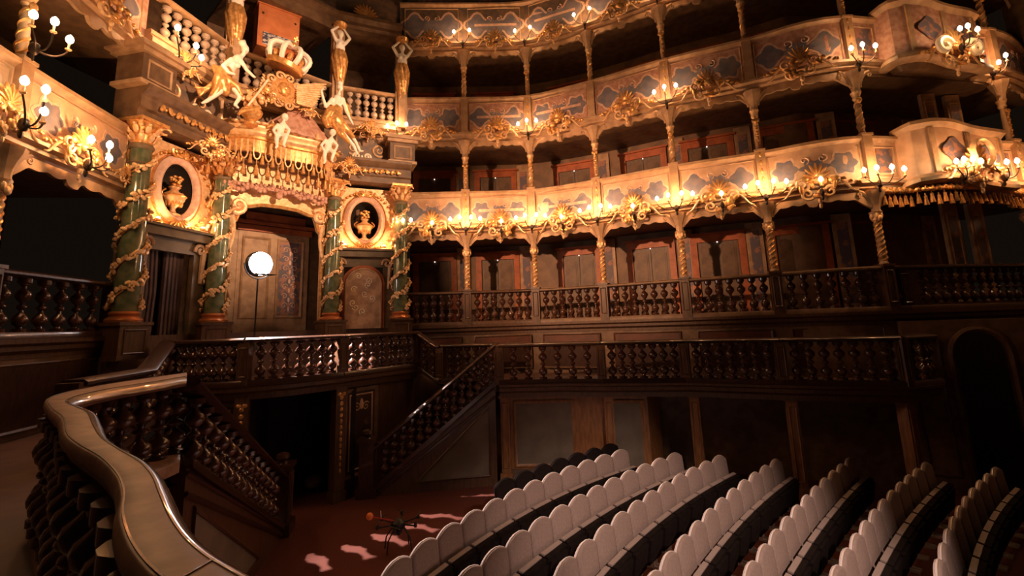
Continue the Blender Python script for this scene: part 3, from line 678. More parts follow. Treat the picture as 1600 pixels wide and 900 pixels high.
# ---- staircases
def stair(top, bot, side, width, label, rl, group=None):
    # top, bot: foot of the railing at gallery level and on the floor; steps lie on the given side (+1 right of the way down)
    a = Vector((top.x, top.y)); b = Vector((bot.x, bot.y)); t = (b-a).normalized(); L = (b-a).length; n = 12
    o = Vector((t.y, -t.x))*side
    root = thing('staircase', label, 'staircase', group, (bot.x, bot.y, FLOOR)); off = Vector((bot.x, bot.y, FLOOR)); rz = atan2(t.y, t.x)
    H = GAL-FLOOR
    for k in range(n):
        z = GAL-H*(k+1)/n; c = a+t*(L*(k+.5)/n)+o*(width/2+.08)
        mb = MB().box((c.x, c.y, (z+FLOOR)/2), (L/n+.005, width, max(.02, z-FLOOR)), rz).box((c.x, c.y, z-.015), (L/n+.05, width, .03), rz)
        mb.build('step', 'wood_mid', root, False, off=off)
    # string wall below the railing
    mb = MB(); w2 = Vector((-t.y, t.x))*.07; vs = []
    for s in (-1, 1):
        q = w2*s
        vs += [(a.x+q.x, a.y+q.y, FLOOR), (b.x+q.x, b.y+q.y, FLOOR), (b.x+q.x, b.y+q.y, FLOOR+.16), (a.x+q.x, a.y+q.y, GAL+.02)]
    mb.add(vs, [(0, 1, 2, 3), (7, 6, 5, 4), (0, 4, 5, 1), (1, 5, 6, 2), (2, 6, 7, 3), (3, 7, 4, 0)]).build('string_wall', 'wood_mid', root, False, off=off)
    sb = MB()
    for s in (-1, 1):
        q = w2*s*1.15
        sb.tube([Vector((a.x+q.x, a.y+q.y, GAL-.25)), Vector((b.x+q.x, b.y+q.y, FLOOR+.02))], .03, 5).tube([Vector((a.x+q.x, a.y+q.y, GAL-.05)), Vector((b.x+q.x, b.y+q.y, FLOOR+.12))], .025, 5)
    sb.build('string_moulding', 'wood', root, off=off)
    n_ = -o*.078; tri = [(.06, FLOOR+.22), (.66, FLOOR+.22), (.06, GAL-.46)]; V3 = lambda s_, z_, e: Vector((a.x+t.x*L*s_+n_.x*e, a.y+t.y*L*s_+n_.y*e, z_))
    tp_ = [V3(s_, z_, 1.) for s_, z_ in tri]; bp_ = [V3(s_, z_, .8) for s_, z_ in tri]
    MB().add([tuple(p) for p in tp_+bp_], [(0, 1, 2), (5, 4, 3), (0, 3, 4, 1), (1, 4, 5, 2), (2, 5, 3, 0)]).build('triangular_panel', 'grey_panel', root, False, off=off)
    MB().tube(tp_+[tp_[0]], .03, 6).build('panel_moulding', 'wood_mid', root, off=off)
    # railing
    P = [Vector((a.x, a.y, GAL)), Vector((b.x, b.y, FLOOR+.10))]
    rail = balustrade(P, 0, 13, rl, group, BAL_G, .90, 'wood', None, None, (False, False), s0=.04, s1=.95)
    nr = thing('newel_post', 'square newel post with moulded cap at the foot of '+('the far staircase' if side > 0 else 'the near staircase'), 'post', None, (b.x+t.x*.15, b.y+t.y*.15, FLOOR), rz)
    MB().box((0, 0, .55), (.30, .30, 1.10)).build('shaft', 'wood', nr, False); MB().box((0, 0, .10), (.40, .40, .2)).build('base', 'wood', nr, False); MB().box((0, 0, 1.12), (.38, .38, .07)).build('cap', 'wood', nr, False)
    MB().frame(-.11, .11, .28, 1.0, .03, .02, -.15).build('panel_moulding', 'wood_mid', nr)
    MB().lathe([(.10, 1.15), (.06, 1.19), (.12, 1.25), (.10, 1.31), (.02, 1.34)], 10).build('finial', 'wood', nr)
RS0, RS1 = Vector((-.50, 11.05)), Vector((-3.08, 10.60))
stair(RS0, RS1, 1, .68, 'wooden staircase descending from the far gallery towards the dark doorway', 'sloping baluster railing of the far staircase')
LS0, LS1 = atz(291, 590, GAL+.90), atz(440, 835, FLOOR)
stair(Vector((LS0.x, LS0.y)), Vector((LS1.x-.02, LS1.y-.12)), -1, 1.0, 'wooden staircase descending from the near gallery towards the dark doorway', 'sloping baluster railing of the near staircase')

# ---- near gallery floor and the broad foreground handrail
EL = [(292, 582), (235, 590), (180, 598), (130, 607), (98, 614), (72, 624), (78, 640), (94, 655), (99, 680), (118, 697), (152, 717), (178, 745), (187, 775), (183, 808), (192, 845), (213, 880), (245, 912), (300, 955), (360, 1000)]
ER = [(292, 591), (240, 600), (190, 608), (150, 616), (124, 623), (114, 630), (130, 634), (150, 641), (161, 660), (171, 680), (193, 697), (228, 714), (252, 733), (268, 757), (284, 790), (308, 825), (345, 857), (395, 885), (470, 925)]
RZT = GAL+.90
Lp = [atz(x, y, RZT) for x, y in EL]; Rp = [atz(x, y, RZT) for x, y in ER]
def smooth3(P, k=4):
    out = []
    for i in range(len(P)-1):
        p0 = P[max(i-1, 0)]; p1 = P[i]; p2 = P[i+1]; p3_ = P[min(i+2, len(P)-1)]
        for j in range(k):
            t = j/k; out.append(.5*((2*p1)+(p2-p0)*t+(2*p0-5*p1+4*p2-p3_)*t*t+(3*p1-p0-3*p2+p3_)*t**3))
    return out+[P[-1]]
Ls, Rs = smooth3(Lp), smooth3(Rp)
fr = thing('gallery_railing', 'broad curved wooden handrail on stout turned balusters beside the near staircase', 'balustrade', None, (Lp[-4].x, Lp[-4].y, GAL)); foff = Vector((Lp[-4].x, Lp[-4].y, GAL))
prof = [(.0, 0), (.04, .004), (.72, .004), (.72, -.05), (.97, -.065), (.90, -.085), (.10, -.085), (.03, -.06), (-.05, -.045), (-.05, -.018)]
lip = [(.70, .0045), (.72, .0065), (.80, .003), (.90, -.006), (.985, -.019), (1.03, -.036), (1.03, -.055), (.97, -.066), (.70, -.06)]
vsx = []; fsx = []; m = len(prof)
for a, b in zip(Ls, Rs):
    for (s, z) in prof: p = lerp(a, b, s); vsx.append((p.x, p.y, RZT+z))
for i in range(len(Ls)-1):
    for k in range(m): fsx.append((i*m+k, i*m+(k+1) % m, (i+1)*m+(k+1) % m, (i+1)*m+k))
fsx.append(tuple(range(m))); fsx.append(tuple(range((len(Ls)-1)*m, len(Ls)*m))[::-1])
MB().add(vsx, fsx).build('handrail', 'rail_top', fr, off=foff, ang=60)
lv = []; lf_ = []; ml = len(lip)
for a, b in zip(Ls, Rs):
    for (sx, z) in lip: p = lerp(a, b, sx); lv.append((p.x, p.y, RZT+z))
for i in range(len(Ls)-1):
    for k in range(ml): lf_.append((i*ml+k, i*ml+(k+1) % ml, (i+1)*ml+(k+1) % ml, (i+1)*ml+k))
lf_.append(tuple(range(ml))); lf_.append(tuple(range((len(Ls)-1)*ml, len(Ls)*ml))[::-1])
MB().add(lv, lf_).build('handrail_lip', 'rail_lip', fr, off=foff, ang=70)
ja, jb = Ls[-8], Rs[-8]; MB().bar(lerp(ja, jb, .02)+Vector((0, 0, .001)), lerp(ja, jb, .74)+Vector((0, 0, .001)), .008, .010).build('rail_joint', 'wood', fr, False, off=foff)
gv = []; gf = []
for a, b in zip(Ls, Rs):
    for (s, z) in ((.06, .0045), (.10, .0045), (.10, .008), (.06, .008)): p = lerp(a, b, s); gv.append((p.x, p.y, RZT+z))
for i in range(len(Ls)-1):
    for k in range(4): gf.append((i*4+k, i*4+(k+1) % 4, (i+1)*4+(k+1) % 4, (i+1)*4+k))
MB().add(gv, gf).build('edge_bead', 'wood', fr, off=foff)
# plinth under the balusters, following the rail
pv = []; pf = []
for a, b in zip(Ls, Rs):
    for (s, z) in ((.02, 0), (.98, 0), (.98, .10), (.9, .13), (.1, .13), (.02, .10)): p = lerp(a, b, s); pv.append((p.x, p.y, GAL-.02+z))
for i in range(len(Ls)-1):
    for k in range(6): pf.append((i*6+k, i*6+(k+1) % 6, (i+1)*6+(k+1) % 6, (i+1)*6+k))
pf.append(tuple(range(6))); pf.append(tuple(range((len(Ls)-1)*6, len(Ls)*6))[::-1])
MB().add(pv, pf).build('plinth', 'rail_top', fr, off=foff)
mid = [(a+b)/2 for a, b in zip(Ls, Rs)]; TL = plen(mid); nb = int(TL/.235)
for k in range(nb):
    p, t = along(mid, (k+.5)/nb); inst('baluster', BAL_NEAR, fr, Vector((p.x, p.y, GAL+.10))-foff)
# near gallery floor: between near wall and foreground railing
nf = [Vector((p.x, p.y)) for p in mid[::3]]
gf_pts = [Vector((LS0.x, LS0.y))]+nf+[Vector((-.4, .2)), Vector((-.4, -1.2)), Vector((-6.9, 1.0)), Vector((-7.3, 4.6)), Vector((-7.5, 6.5)), Vector((-7.6, 9.4)), Vector((-6.6, 9.05)), Vector((pa.x, pa.y)), Vector((pb.x+.1, pb.y))]
mm = len(gf_pts)
solo('floor_gallery_near', MB().add([(p.x, p.y, GAL) for p in gf_pts]+[(p.x, p.y, GAL-.15) for p in gf_pts], [tuple(range(mm)), tuple(range(2*mm-1, mm-1, -1))]+[(k, (k+1) % mm, mm+(k+1) % mm, mm+k) for k in range(mm)]), 'gallery_floor', 'wooden floor of the near gallery beside the broad handrail', 'floor', kind='structure', smooth=False)
solo('wall_gallery_near', MB().sweep([Vector((p.x, p.y, 0)) for p in nf], rect(-.1, 0, FLOOR, GAL-.02)), 'wood_mid', 'curved wooden wall under the near gallery', 'wall', kind='structure')
# proscenium side wall with the arched doorway at the stage end
A, B = Vector((7.95, 9.95)), Vector((11.2, 8.62)); t = (B-A).normalized(); L = (B-A).length
r = thing('wall_stage', 'dark brown wall pierced by a tall arched doorway at the end of the far gallery', 'wall', None, (A.x, A.y, FLOOR), atan2(t.y, t.x), 'structure')
x0, x1, sp = .72, 1.62, 2.55
out = [(.0, 0), (x0, 0), (x0, sp)]+[((x0+x1)/2-(x1-x0)/2*cos(pi*k/14), sp+.52*sin(pi*k/14)) for k in range(1, 14)]+[(x1, sp), (x1, 0), (L, 0), (L, 3.25), (0, 3.25)]
MB().plate(out, .18).build('face', 'tan_dark', r, False)
jm = MB()
pth = [(x0, 0), (x0, sp)]+[((x0+x1)/2-(x1-x0)/2*cos(pi*k/14), sp+.52*sin(pi*k/14)) for k in range(1, 14)]+[(x1, sp), (x1, 0)]
jm.tube([Vector((x, -.20, z)) for x, z in pth], .06, 6).build('arch_moulding', 'wood_mid', r)
MB().box((1.25, .32, 1.6), (1.9, .1, 3.2)).build('passage_shade', 'recess_shade', r, False)  # near-black sheet close behind the arch, painted shade for its opening
for (xa, xb) in ((.08, .56), (1.86, 2.5)): MB().frame(xa, xb, .3, 2.9, .05, .03, -.18).build('panel_moulding', 'wood_mid', r)

# ================================================================== CHAIRS
def chair_proto(fab='fabric', rimm='rim_highlight'):
    hw = .240
    top = [(-hw+.02, .40), (hw-.02, .40), (hw, .60), (hw, .795), (.236, .825), (.20, .848), (.13, .880), (.05, .90), (-.05, .90), (-.13, .880), (-.20, .848), (-.236, .825), (-hw, .795), (-hw, .60)]
    sm = [Vector((x, 0, z)) for x, z in top]
    bk = MB()
    # padded back: three stacked outlines give a soft cushion (rear faces +y)
    def loop(k, y): 
        c = Vector((0, 0, .68)); return [(c.x+(p.x-c.x)*k, y-.10*(p.z-.47)*-1, c.z+(p.z-c.z)*k) for p in sm]
    loops = [loop(.86, -.036), loop(.96, -.030), loop(1., -.012), loop(1., .020), loop(.97, .032), loop(.88, .038)]
    n = len(sm); vs = [p for l in loops for p in l]
    fs = [tuple(range(n)), tuple(range(len(vs)-n, len(vs)))[::-1]]
    for i in range(len(loops)-1):
        for k in range(n): fs.append((i*n+k, (i+1)*n+k, (i+1)*n+(k+1) % n, i*n+(k+1) % n))
    bk.add(vs, fs)
    rim = MB().tube([Vector(p)+Vector((0, .002, 0)) for p in (lambda l: l[1:]+[l[0]])(loop(1.0, .005))], .009, 5)
    se = MB().add([], [])
    # tipped-up seat: slab in front of the back
    seat = MB().box((0, -.17, .39), (.45, .06, .38), 0, radians(10)).box((0, -.21, .37), (.40, .04, .32), 0, radians(10))
    edge = MB().box((0, -.138, .585), (.43, .06, .022), 0, radians(10))
    base = MB().box((0, -.05, .34), (.455, .04, .22))
    ft = MB().box((.205, -.06, .22), (.035, .05, .44)).box((.205, -.06, .015), (.05, .30, .03))
    ft2 = MB().box((-.205, -.06, .22), (.035, .05, .44)).box((-.205, -.06, .015), (.05, .30, .03))
    return [('backrest', bk.mesh('backrest', fab, True, 60), (0, 0, 0), [('rim', rim.mesh('rim', rimm))]),
            ('tip_up_seat', seat.mesh('tip_up_seat', 'seat_dark', False), (0, 0, 0), [('seat_edge', edge.mesh('seat_edge', 'seat_edge', False))]),
            ('back_shell', base.mesh('back_shell', 'seat_dark', False)), ('leg', ft.mesh('leg', 'chair_metal', False)), ('leg', ft2.mesh('leg', 'chair_metal', False))]
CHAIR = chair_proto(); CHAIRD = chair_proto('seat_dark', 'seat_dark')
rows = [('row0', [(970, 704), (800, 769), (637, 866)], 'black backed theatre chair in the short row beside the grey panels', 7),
        ('row1', [(970, 704), (800, 769), (637, 866)], 'grey theatre chair in the row edging the bare carpet', 40),
        ('row2', [(1055, 709), (895, 782), (742, 885)], 'grey theatre chair in the second row from bare carpet', 40),
        ('row3', [(1125, 713), (990, 790), (882, 882)], 'grey theatre chair in the third row from bare carpet', 40),
        ('row4', [(1214, 719), (1112, 798), (1035, 885)], 'grey theatre chair in the fourth row from bare carpet', 40),
        ('row5', [(1330, 717), (1245, 797), (1182, 878)], 'grey theatre chair in the fifth row from bare carpet', 40),
        ('row6', [(1450, 724), (1372, 798), (1322, 872)], 'grey theatre chair in the sixth row from bare carpet', 40),
        ('row7', [(1560, 732), (1502, 800), (1476, 870)], 'dim theatre chair in the row nearest the stage', 40)]
for nm, px, lab, cnt in rows:
    P = [atz(x, y, FLOOR+.90) for x, y in px]
    # frame of the royal box: a(n) is a quadratic through the three points
    q = [((Vector((p.x, p.y))-C0).dot(NV), (Vector((p.x, p.y))-C0).dot(AV)) for p in P]
    (n0, a0), (n1, a1), (n2, a2) = q
    def fa(n):
        return a0*(n-n1)*(n-n2)/((n0-n1)*(n0-n2))+a1*(n-n0)*(n-n2)/((n1-n0)*(n1-n2))+a2*(n-n0)*(n-n1)/((n2-n0)*(n2-n1))
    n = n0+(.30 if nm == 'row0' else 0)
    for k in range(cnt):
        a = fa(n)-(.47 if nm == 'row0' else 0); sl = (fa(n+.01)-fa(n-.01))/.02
        sl = max(-.35, min(.35, sl))
        p = RW(n, a)
        d = Vector((p.x, p.y, FLOOR+.9))-Vector((0, 0, EYE)); wq = d.dot(_f); X = PCX+FPX*d.dot(_r)/wq; Y = PCY-FPX*d.dot(_u)/wq
        if Y > 985 or wq < .5: break
        rz = RZ+atan2(-(-sl), 1)*-1
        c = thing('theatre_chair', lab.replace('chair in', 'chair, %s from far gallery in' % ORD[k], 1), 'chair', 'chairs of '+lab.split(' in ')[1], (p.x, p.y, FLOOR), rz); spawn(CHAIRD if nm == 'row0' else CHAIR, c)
        n -= .495/math.sqrt(1+sl*sl)

# ================================================================== ROYAL BOX
iR, iL, oR, oL = RW(1.35, 0), RW(-1.35, 0), W[0].copy(), NW[3].copy()
CT = 5.44          # top of the green columns
def royal_column_proto():
    ped = MB().box((0, 0, -.30), (.56, .56, .60)).box((0, 0, .02), (.62, .62, .06)).box((0, 0, -.56), (.62, .62, .08)).frame(-.2, .2, -.5, -.08, .03, .02, -.28)
    base = MB().lathe([(.27, .05), (.28, .09), (.25, .13), (.21, .15), (.22, .18), (.24, .20), (.20, .24)], 16)
    sh = MB().lathe([(.19, .22), (.195, .30), (.19, 1.6), (.175, 2.6), (.165, 3.32)], 18)
    rg = MB().lathe([(.175, 3.24), (.20, 3.28), (.20, 3.31), (.175, 3.35)], 16).lathe([(.178, 2.95), (.19, 2.97), (.178, 2.99)], 16)
    rnd = random.Random(5); gl = MB(); lf = MB()
    for ph in (2.2, 2.2+pi):
        hx = helix(.215, .19, .32, 3.2, 2.6, 80, ph); gl.tube(hx, .014, 5)
        for k in range(80):
            p = hx[k]; a = atan2(p.y, p.x); rr = .225+.035*rnd.random()
            M = Matrix.Rotation(rnd.uniform(-.6, .6)+a, 3, 'Z') @ Matrix.Rotation(rnd.uniform(-1.3, 1.3), 3, 'X')
            lf.ell((rr*cos(a), rr*sin(a), p.z+rnd.uniform(-.10, .10)), (.026, .060, .036), 6, 4, M)
            if k % 5 == 0:
                for j in range(4): lf.ell((rr*cos(a)*1.06+.035*cos(j*1.57), rr*sin(a)*1.06, p.z+.035*sin(j*1.57)), .030, 5, 4)
    cp = MB().lathe([(.17, 3.35), (.16, 3.42), (.19, 3.60), (.25, 3.72), (.28, 3.76)], 14).box((0, 0, 3.78), (.56, .56, .06))
    lv = MB()
    for tier, (zz, rr, n) in enumerate(((3.46, .20, 8), (3.60, .24, 8))):
        for k in range(n):
            a = 2*pi*(k+.5*tier)/n; M = Matrix.Rotation(a, 3, 'Z') @ Matrix.Rotation(.5, 3, 'Y')
            lv.ell((rr*cos(a), rr*sin(a), zz), (.03, .055, .09), 6, 5, M).ell(((rr+.06)*cos(a), (rr+.06)*sin(a), zz+.07), (.035, .04, .03), 6, 4)
    for sx in (-1, 1):
        for sy in (-1, 1):
            lv.tube([Vector((sx*(.24+.06*cos(a)), sy*(.24+.06*cos(a)), 3.68+.06*sin(a))) for a in [k*pi/5 for k in range(9)]], .022, 5)
    return [('pedestal', ped.mesh('pedestal', 'wood_mid', False)), ('base', base.mesh('base', 'copper')), ('shaft', sh.mesh('shaft', 'marble')), ('neck_ring', rg.mesh('neck_ring', 'olive')),
            ('garland', gl.mesh('garland', 'gold'), (0, 0, 0), [('leaves', lf.mesh('leaves', 'gold_pale'))]), ('capital', cp.mesh('capital', 'gold'), (0, 0, 0), [('acanthus', lv.mesh('acanthus', 'gold_pale'))])]
RCOL = royal_column_proto()
tR = (oR-iR).normalized(); tL = (iL-oL).normalized()
for p, tt, lab in ((oL, tL, 'green marble column with gilt vine beside the left urn niche, outermost'), (iL, NV, 'green marble column with gilt vine between the left urn niche and the lamp'),
                   (iR, NV, 'green marble column with gilt vine between the lamp and the painted arch'), (oR, tR, 'green marble column with gilt vine beside the middle tier candles')):
    o = Vector((tt.y, -tt.x)); q = p+o*.30
    r = thing('marble_column', lab, 'column', None, (q.x, q.y, 1.62), atan2(tt.y, tt.x)); spawn(RCOL, r)

# ---- side bays with oval niches and what is below
def niche_bay(a, b, side):
    t = (b-a).normalized(); L = (b-a).length; c = (a+b)/2
    r = thing('wall_niche_'+side, 'cream and gold wall panel with an oval niche, %s of the royal doorway' % side, 'wall', None, (c.x, c.y, T1), atan2(t.y, t.x), 'structure')
    h = L/2; zc = 4.42-T1; rx, rz = .40, .57; z0, z1 = 3.56-T1, CT-.08-T1
    n = 40; vs = []; fs = []
    for k in range(n):
        an = 2*pi*k/n; cx, cz = cos(an), sin(an)
        sc = min(h/max(1e-6, abs(cx)), ((z1-zc) if cz > 0 else (zc-z0))/max(1e-6, abs(cz)))
        vs += [(rx*cx, -.0, zc+rz*cz), (sc*cx, -.0, zc+sc*cz)]
    for k in range(n):
        j = (k+1) % n; fs.append((2*k, 2*k+1, 2*j+1, 2*j))
    # corners
    mb = MB().add(vs, fs)
    for (sx, zz) in ((-1, z0), (1, z0), (1, z1), (-1, z1)): mb.box((sx*(h-.05), .03, zz+(.04 if zz < 2.5 else -.04)), (.1, .05, .08))
    mb.build('panel', 'gold_pale', r, False)
    # niche hollow
    vs = []; fs = []; m = 8
    for i in range(m):
        ph = pi/2*i/(m-1)
        for k in range(n):
            an = 2*pi*k/n; vs.append((rx*cos(an)*cos(ph), .55*sin(ph), zc+rz*sin(an)*cos(ph)))
    for i in range(m-1):
        for k in range(n): fs.append((i*n+k, i*n+(k+1) % n, (i+1)*n+(k+1) % n, (i+1)*n+k))
    MB().add(vs, fs).build('niche_hollow', 'recess_shade', r)
    MB().ring(0, zc, rx, rz, .16, .12, 40).build('oval_frame', 'paint_line', r)
    MB().ring(0, zc, rx+.17, rz+.17, .035, .05, 40).build('outer_bead', 'gold', r)
    og = MB()
    for sx in (-1, 1):
        og.tube(spiral((sx*.14, zc+rz+.20), .12, 1.3, 16, sx, -pi/2, -.10), .028, 6)
        for k in range(7): og.ell((sx*(.20+.09*k), -.06, zc+rz+.18-.012*k*k), (.05, .03, .035), 6, 5)
        for k in range(6): og.ell((sx*(.30+.08*k), -.07, zc-rz-.20+.012*k*k), (.05, .03, .03), 6, 5)
        og.tube(spiral((sx*(h-.25), z1-.14), .10, 1.3, 14, -sx, 0, -.04), .02, 5)
    for k in range(7): a_ = pi*(k+.5)/7; og.ell((.10*cos(a_), -.12, zc+rz+.10+.12*sin(a_)), (.026, .03, .09), 6, 5, Matrix.Rotation(-(a_-pi/2), 3, 'Y'))
    for k in range(9): a_ = pi+pi*(k+.5)/9; og.ell((.18*cos(a_), -.12, zc-rz-.06+.12*sin(a_)), (.03, .03, .09), 6, 5, Matrix.Rotation(-(a_-pi/2), 3, 'Y'))
    og.build('rocaille', 'gold', r)
    MB().box((0, -.10, z0-.10), (L, .24, .18)).box((0, -.14, z0+.0), (L, .34, .05)).build('ledge', 'olive', r, False)
    # wall below the ledge, open for the doorway
    dw = .52; dh = 3.10-T1
    MB().box((-(h+dw)/2, .02, (z0-.1)/2), (h-dw, .12, z0-.1)).box(((h+dw)/2, .02, (z0-.1)/2), (h-dw, .12, z0-.1)).box((0, .02, (z0-.1+dh)/2), (2*dw, .12, z0-.1-dh)).build('lower_wall', 'olive', r, False)
    # bracket scrolls
    for sx in (-1, 1):
        MB().tube(spiral((sx*.62, z0-.35), .14, 1.3, 18, sx, pi/2, -.09), .04, 6).tube([Vector((sx*(.70-.04*k/8), -.10, z0-.42-.65*k/8)) for k in range(9)], [.065-.003*k for k in range(9)], 6).build('scroll_bracket', 'tan', r)
    MB().box((0, .03, 6.5-T1), (L+.3, .12, 1.6)).build('upper_wall', 'tan_dark', r, False)
    MB().frame(-h+.1, h-.1, 6.12-T1, 6.92-T1, .06, .05, -.03).build('upper_moulding', 'tan', r); MB().box((0, -.035, 6.52-T1), (2*h-.34, .014, .62)).build('upper_field', 'paint_dark', r, False)
    fz = MB()
    for k in range(12):
        x = -h+.12+(2*h-.24)*k/11; fz.ell((x, -.56, CT+.30-T1), (.05, .03, .085), 6, 5, Matrix.Rotation(.5*(-1)**k, 3, 'Y')); fz.ell((x+.06, -.57, CT+.28-T1), (.025, .025, .03), 6, 4)
    fz.build('gilt_frieze', 'gold', r)['kind'] = 'stuff'
    for sx in (-1, 1):
        MB().tube(spiral((sx*.35, 6.52-T1), .20, 1.6, 26, sx, pi/2, -.06), [.012+.018*k/26 for k in range(27)], 6).build('painted_scroll', 'gold_pale', r)
    # urn with flowers
    u = thing('gilded_urn', 'gilded urn filled with flowers in the oval niche %s of the royal doorway' % side, 'urn', None, tuple(r.matrix_basis @ Vector((0, .06, 0)))[:2]+(4.42-.57+.03,), atan2(t.y, t.x))
    u.location = (c.x+(-t.y)*.06, c.y+t.x*.06, 3.86)
    MB().lathe([(.15, 0), (.15, .04), (.07, .08), (.05, .14), (.06, .18), (.15, .26), (.20, .34), (.22, .42), (.20, .46), (.10, .52), (.07, .56), (.12, .62)], 18).build('body', 'gold_pale', u)
    gd = MB()
    for k in range(16): a_ = 2*pi*k/16; gd.ell((.155*cos(a_), .155*sin(a_), .28), (.025, .025, .08), 6, 5)
    gd.lathe([(.22, .40), (.245, .42), (.22, .445)], 18).build('gadroons', 'gold', u)
    for sx in (-1, 1): MB().tube([Vector((sx*(.19+.08*sin(pi*k/8)), 0, .36+.18*k/8)) for k in range(9)], .018, 6).build('handle', 'gold', u)
    fw = MB(); rnd = random.Random(3)
    for k in range(18): a_ = rnd.uniform(0, 6.28); rr = .11*rnd.random()**.5; fw.ell((rr*cos(a_), rr*sin(a_)-.02, .64+.26*rnd.random()*(1-rr*3)), (.045, .045, .035), 7, 5)
    fw.build('flowers', 'gold', u)
    # two hidden footlights in the corners of the panel
    for sx in (-1, 1):
        f = thing('footlight', 'small footlight under the oval niche %s of the royal doorway, on its %s' % (side, 'doorway side' if (sx > 0) == (side == 'left') else 'outer side'), 'lamp', 'footlights of the urn niches, %s' % side, (c.x+t.x*sx*.52+t.y*.20, c.y+t.y*sx*.52-t.x*.20, 3.63), atan2(t.y, t.x))
        MB().lathe([(.03, 0), (.05, .01), (.055, .05), (.045, .05)], 10).build('cup', 'gold', f); MB().ell((0, 0, .06), (.035, .035, .03), 8, 6).build('bulb', 'bulb', f)
        plight(f, (0, -.06, .13), P_NICHE)
    return r, t, c, h
nR = niche_bay(iR, oR, 'right'); nL = niche_bay(oL, iL, 'left')
# painted arch in the right bay; dark doorway with curtains in the left bay
def local_thing(name, label, cat, bayinfo, z=T1, group=None, kind=None, y=0.):
    _, t, c, h = bayinfo; return thing(name, label, cat, group, (c.x-t.y*y, c.y+t.x*y, z), atan2(t.y, t.x), kind)
r = local_thing('door_%d' % (DN[0]+1), 'round arched door painted with pale figures under the right urn niche', 'door', nR, kind='structure', y=.02)
ar = lambda w2, h, e: [(-w2, 0), (w2, 0), (w2, h-e)]+[(w2*cos(pi*k/12), h-e+e*sin(pi*k/12)) for k in range(1, 12)]+[(-w2, h-e)]
MB().plate(ar(.56, 1.72, .5), .10).build('frame', 'red_frame', r, False); MB().plate(ar(.44, 1.60, .4), .12).build('leaf', 'arch_paint', r, False)
am = MB().tube([Vector((x, -.13, z)) for x, z in ar(.46, 1.62, .42)[1:]+[(-.46, 0)]], .03, 5); am.build('arch_moulding', 'tan', r)
sw = MB()
rnd = random.Random(9)
for k in range(9): sw.tube(spiral((rnd.uniform(-.28, .28), .45+.12*k), .09, 1.3, 14, (-1)**k, rnd.random()*6, -.125), .014, 4)
sw.build('painted_scrolls', 'white_gilt', r)
r = local_thing('door_%d' % (DN[0]+2), 'dark curtained doorway under the left urn niche', 'door', nL, kind='structure', y=.25)
MB().box((0, .1, .85), (1.2, .05, 1.8)).build('back', 'recess_shade', r, False)
for sx in (-1, 1):
    cu = MB()
    for k in range(5): cu.tube([Vector((sx*(.12+.09*k), 0, 0)), Vector((sx*(.10+.09*k), -.02, .85)), Vector((sx*(.12+.09*k), 0, 1.7))], .055, 7)
    cu.build('curtain', 'drape', r)

# ---- wall of the central bay: piers, head of the doorway with lobed corners
c = RW(0, 0); r = thing('wall_royal', 'olive and gold wall around the royal doorway with lobed upper corners', 'wall', None, (c.x, c.y, T1), RZ, 'structure')
hz = 4.62-T1
ow = 1.12
outl = [(-1.4, 0), (-ow, 0), (-ow, 2.35)]+[(-ow+.06*k, 2.35+.16*k*.9+.05*sin(k*2.2)) for k in range(1, 5)]+[(-.72, hz-.22), (-.45, hz-.14), (0, hz-.12), (.45, hz-.14), (.72, hz-.22)]+[(ow-.06*k, 2.35+.16*k*.9+.05*sin(k*2.2)) for k in range(4, 0, -1)]+[(ow, 2.35), (ow, 0), (1.4, 0), (1.4, CT-T1), (-1.4, CT-T1)]
MB().plate(outl, .14).build('face', 'gold_pale', r, False)
MB().tube([Vector((x, -.15, z)) for x, z in outl[1:-3]], .045, 6).build('edge_moulding', 'gold', r)
for sx in (-1, 1):
    MB().tube(spiral((sx*.98, 2.95), .20, 1.4, 22, sx, 0, -.2), .06, 7).tube([Vector((sx*(1.10-.05*sin(k*.5)), -.18, 2.70-.12*k)) for k in range(9)], [.07-.004*k for k in range(9)], 6).ell((sx*.98, -.24, 2.95), (.07, .06, .07), 8, 6).build('scroll_bracket', 'gold_pale', r)
# room behind
rb = thing('wall_royal_back', 'back wall of the royal box with painted doors and red panels', 'wall', None, tuple(RW(0, -1.5, T1)), RZ, 'structure')
MB().box((0, .05, 1.75), (4.4, .1, 3.5)).build('plaster', 'tan_dark', rb, False)
MB().box((.55, -.04, 1.35), (1.9, .08, 2.7)).build('surround', 'tan', rb, False)
MB().box((.55, -.06, 2.78), (2.0, .16, .16)).box((.55, -.08, 2.93), (2.2, .2, .10)).box((.55, -.05, 3.1), (1.6, .12, .25)).build('lintel', 'red_frame', rb, False)
MB().frame(.60, 1.35, .35, 2.55, .07, .05, -.08).build('panel_moulding', 'tan', rb)
MB().box((.97, -.085, 1.45), (.62, .02, 2.06)).build('damask_panel', 'damask', rb, False)
ds = MB()
for k in range(7):
    for sx in (-1, 1): ds.tube(spiral((.97+sx*.12, .70+.26*k), .09, 1.2, 14, sx*(-1)**k, pi/2, -.10), .012, 4)
    ds.ell((.97, -.098, .60+.26*k), (.03, .008, .07), 6, 5)
ds.build('painted_foliage', 'paint_line', rb)
MB().frame(-.30, .42, .35, 2.55, .06, .05, -.08).build('panel_moulding', 'tan', rb)
MB().box((-.62, -.03, 1.5), (.5, .06, 2.9)).box((-1.2, -.02, 1.6), (.45, .05, 3.0)).build('pilaster', 'tan', rb, False)
for sx in (-1, 1): MB().box((sx*2.2, -.75, 1.75), (.1, 1.6, 3.5)).build('side_wall', 'tan_dark', rb, False)
MB().box((0, -.75, 3.5), (4.4, 1.6, .1)).build('ceiling_slab', 'tan_dark', rb, False)
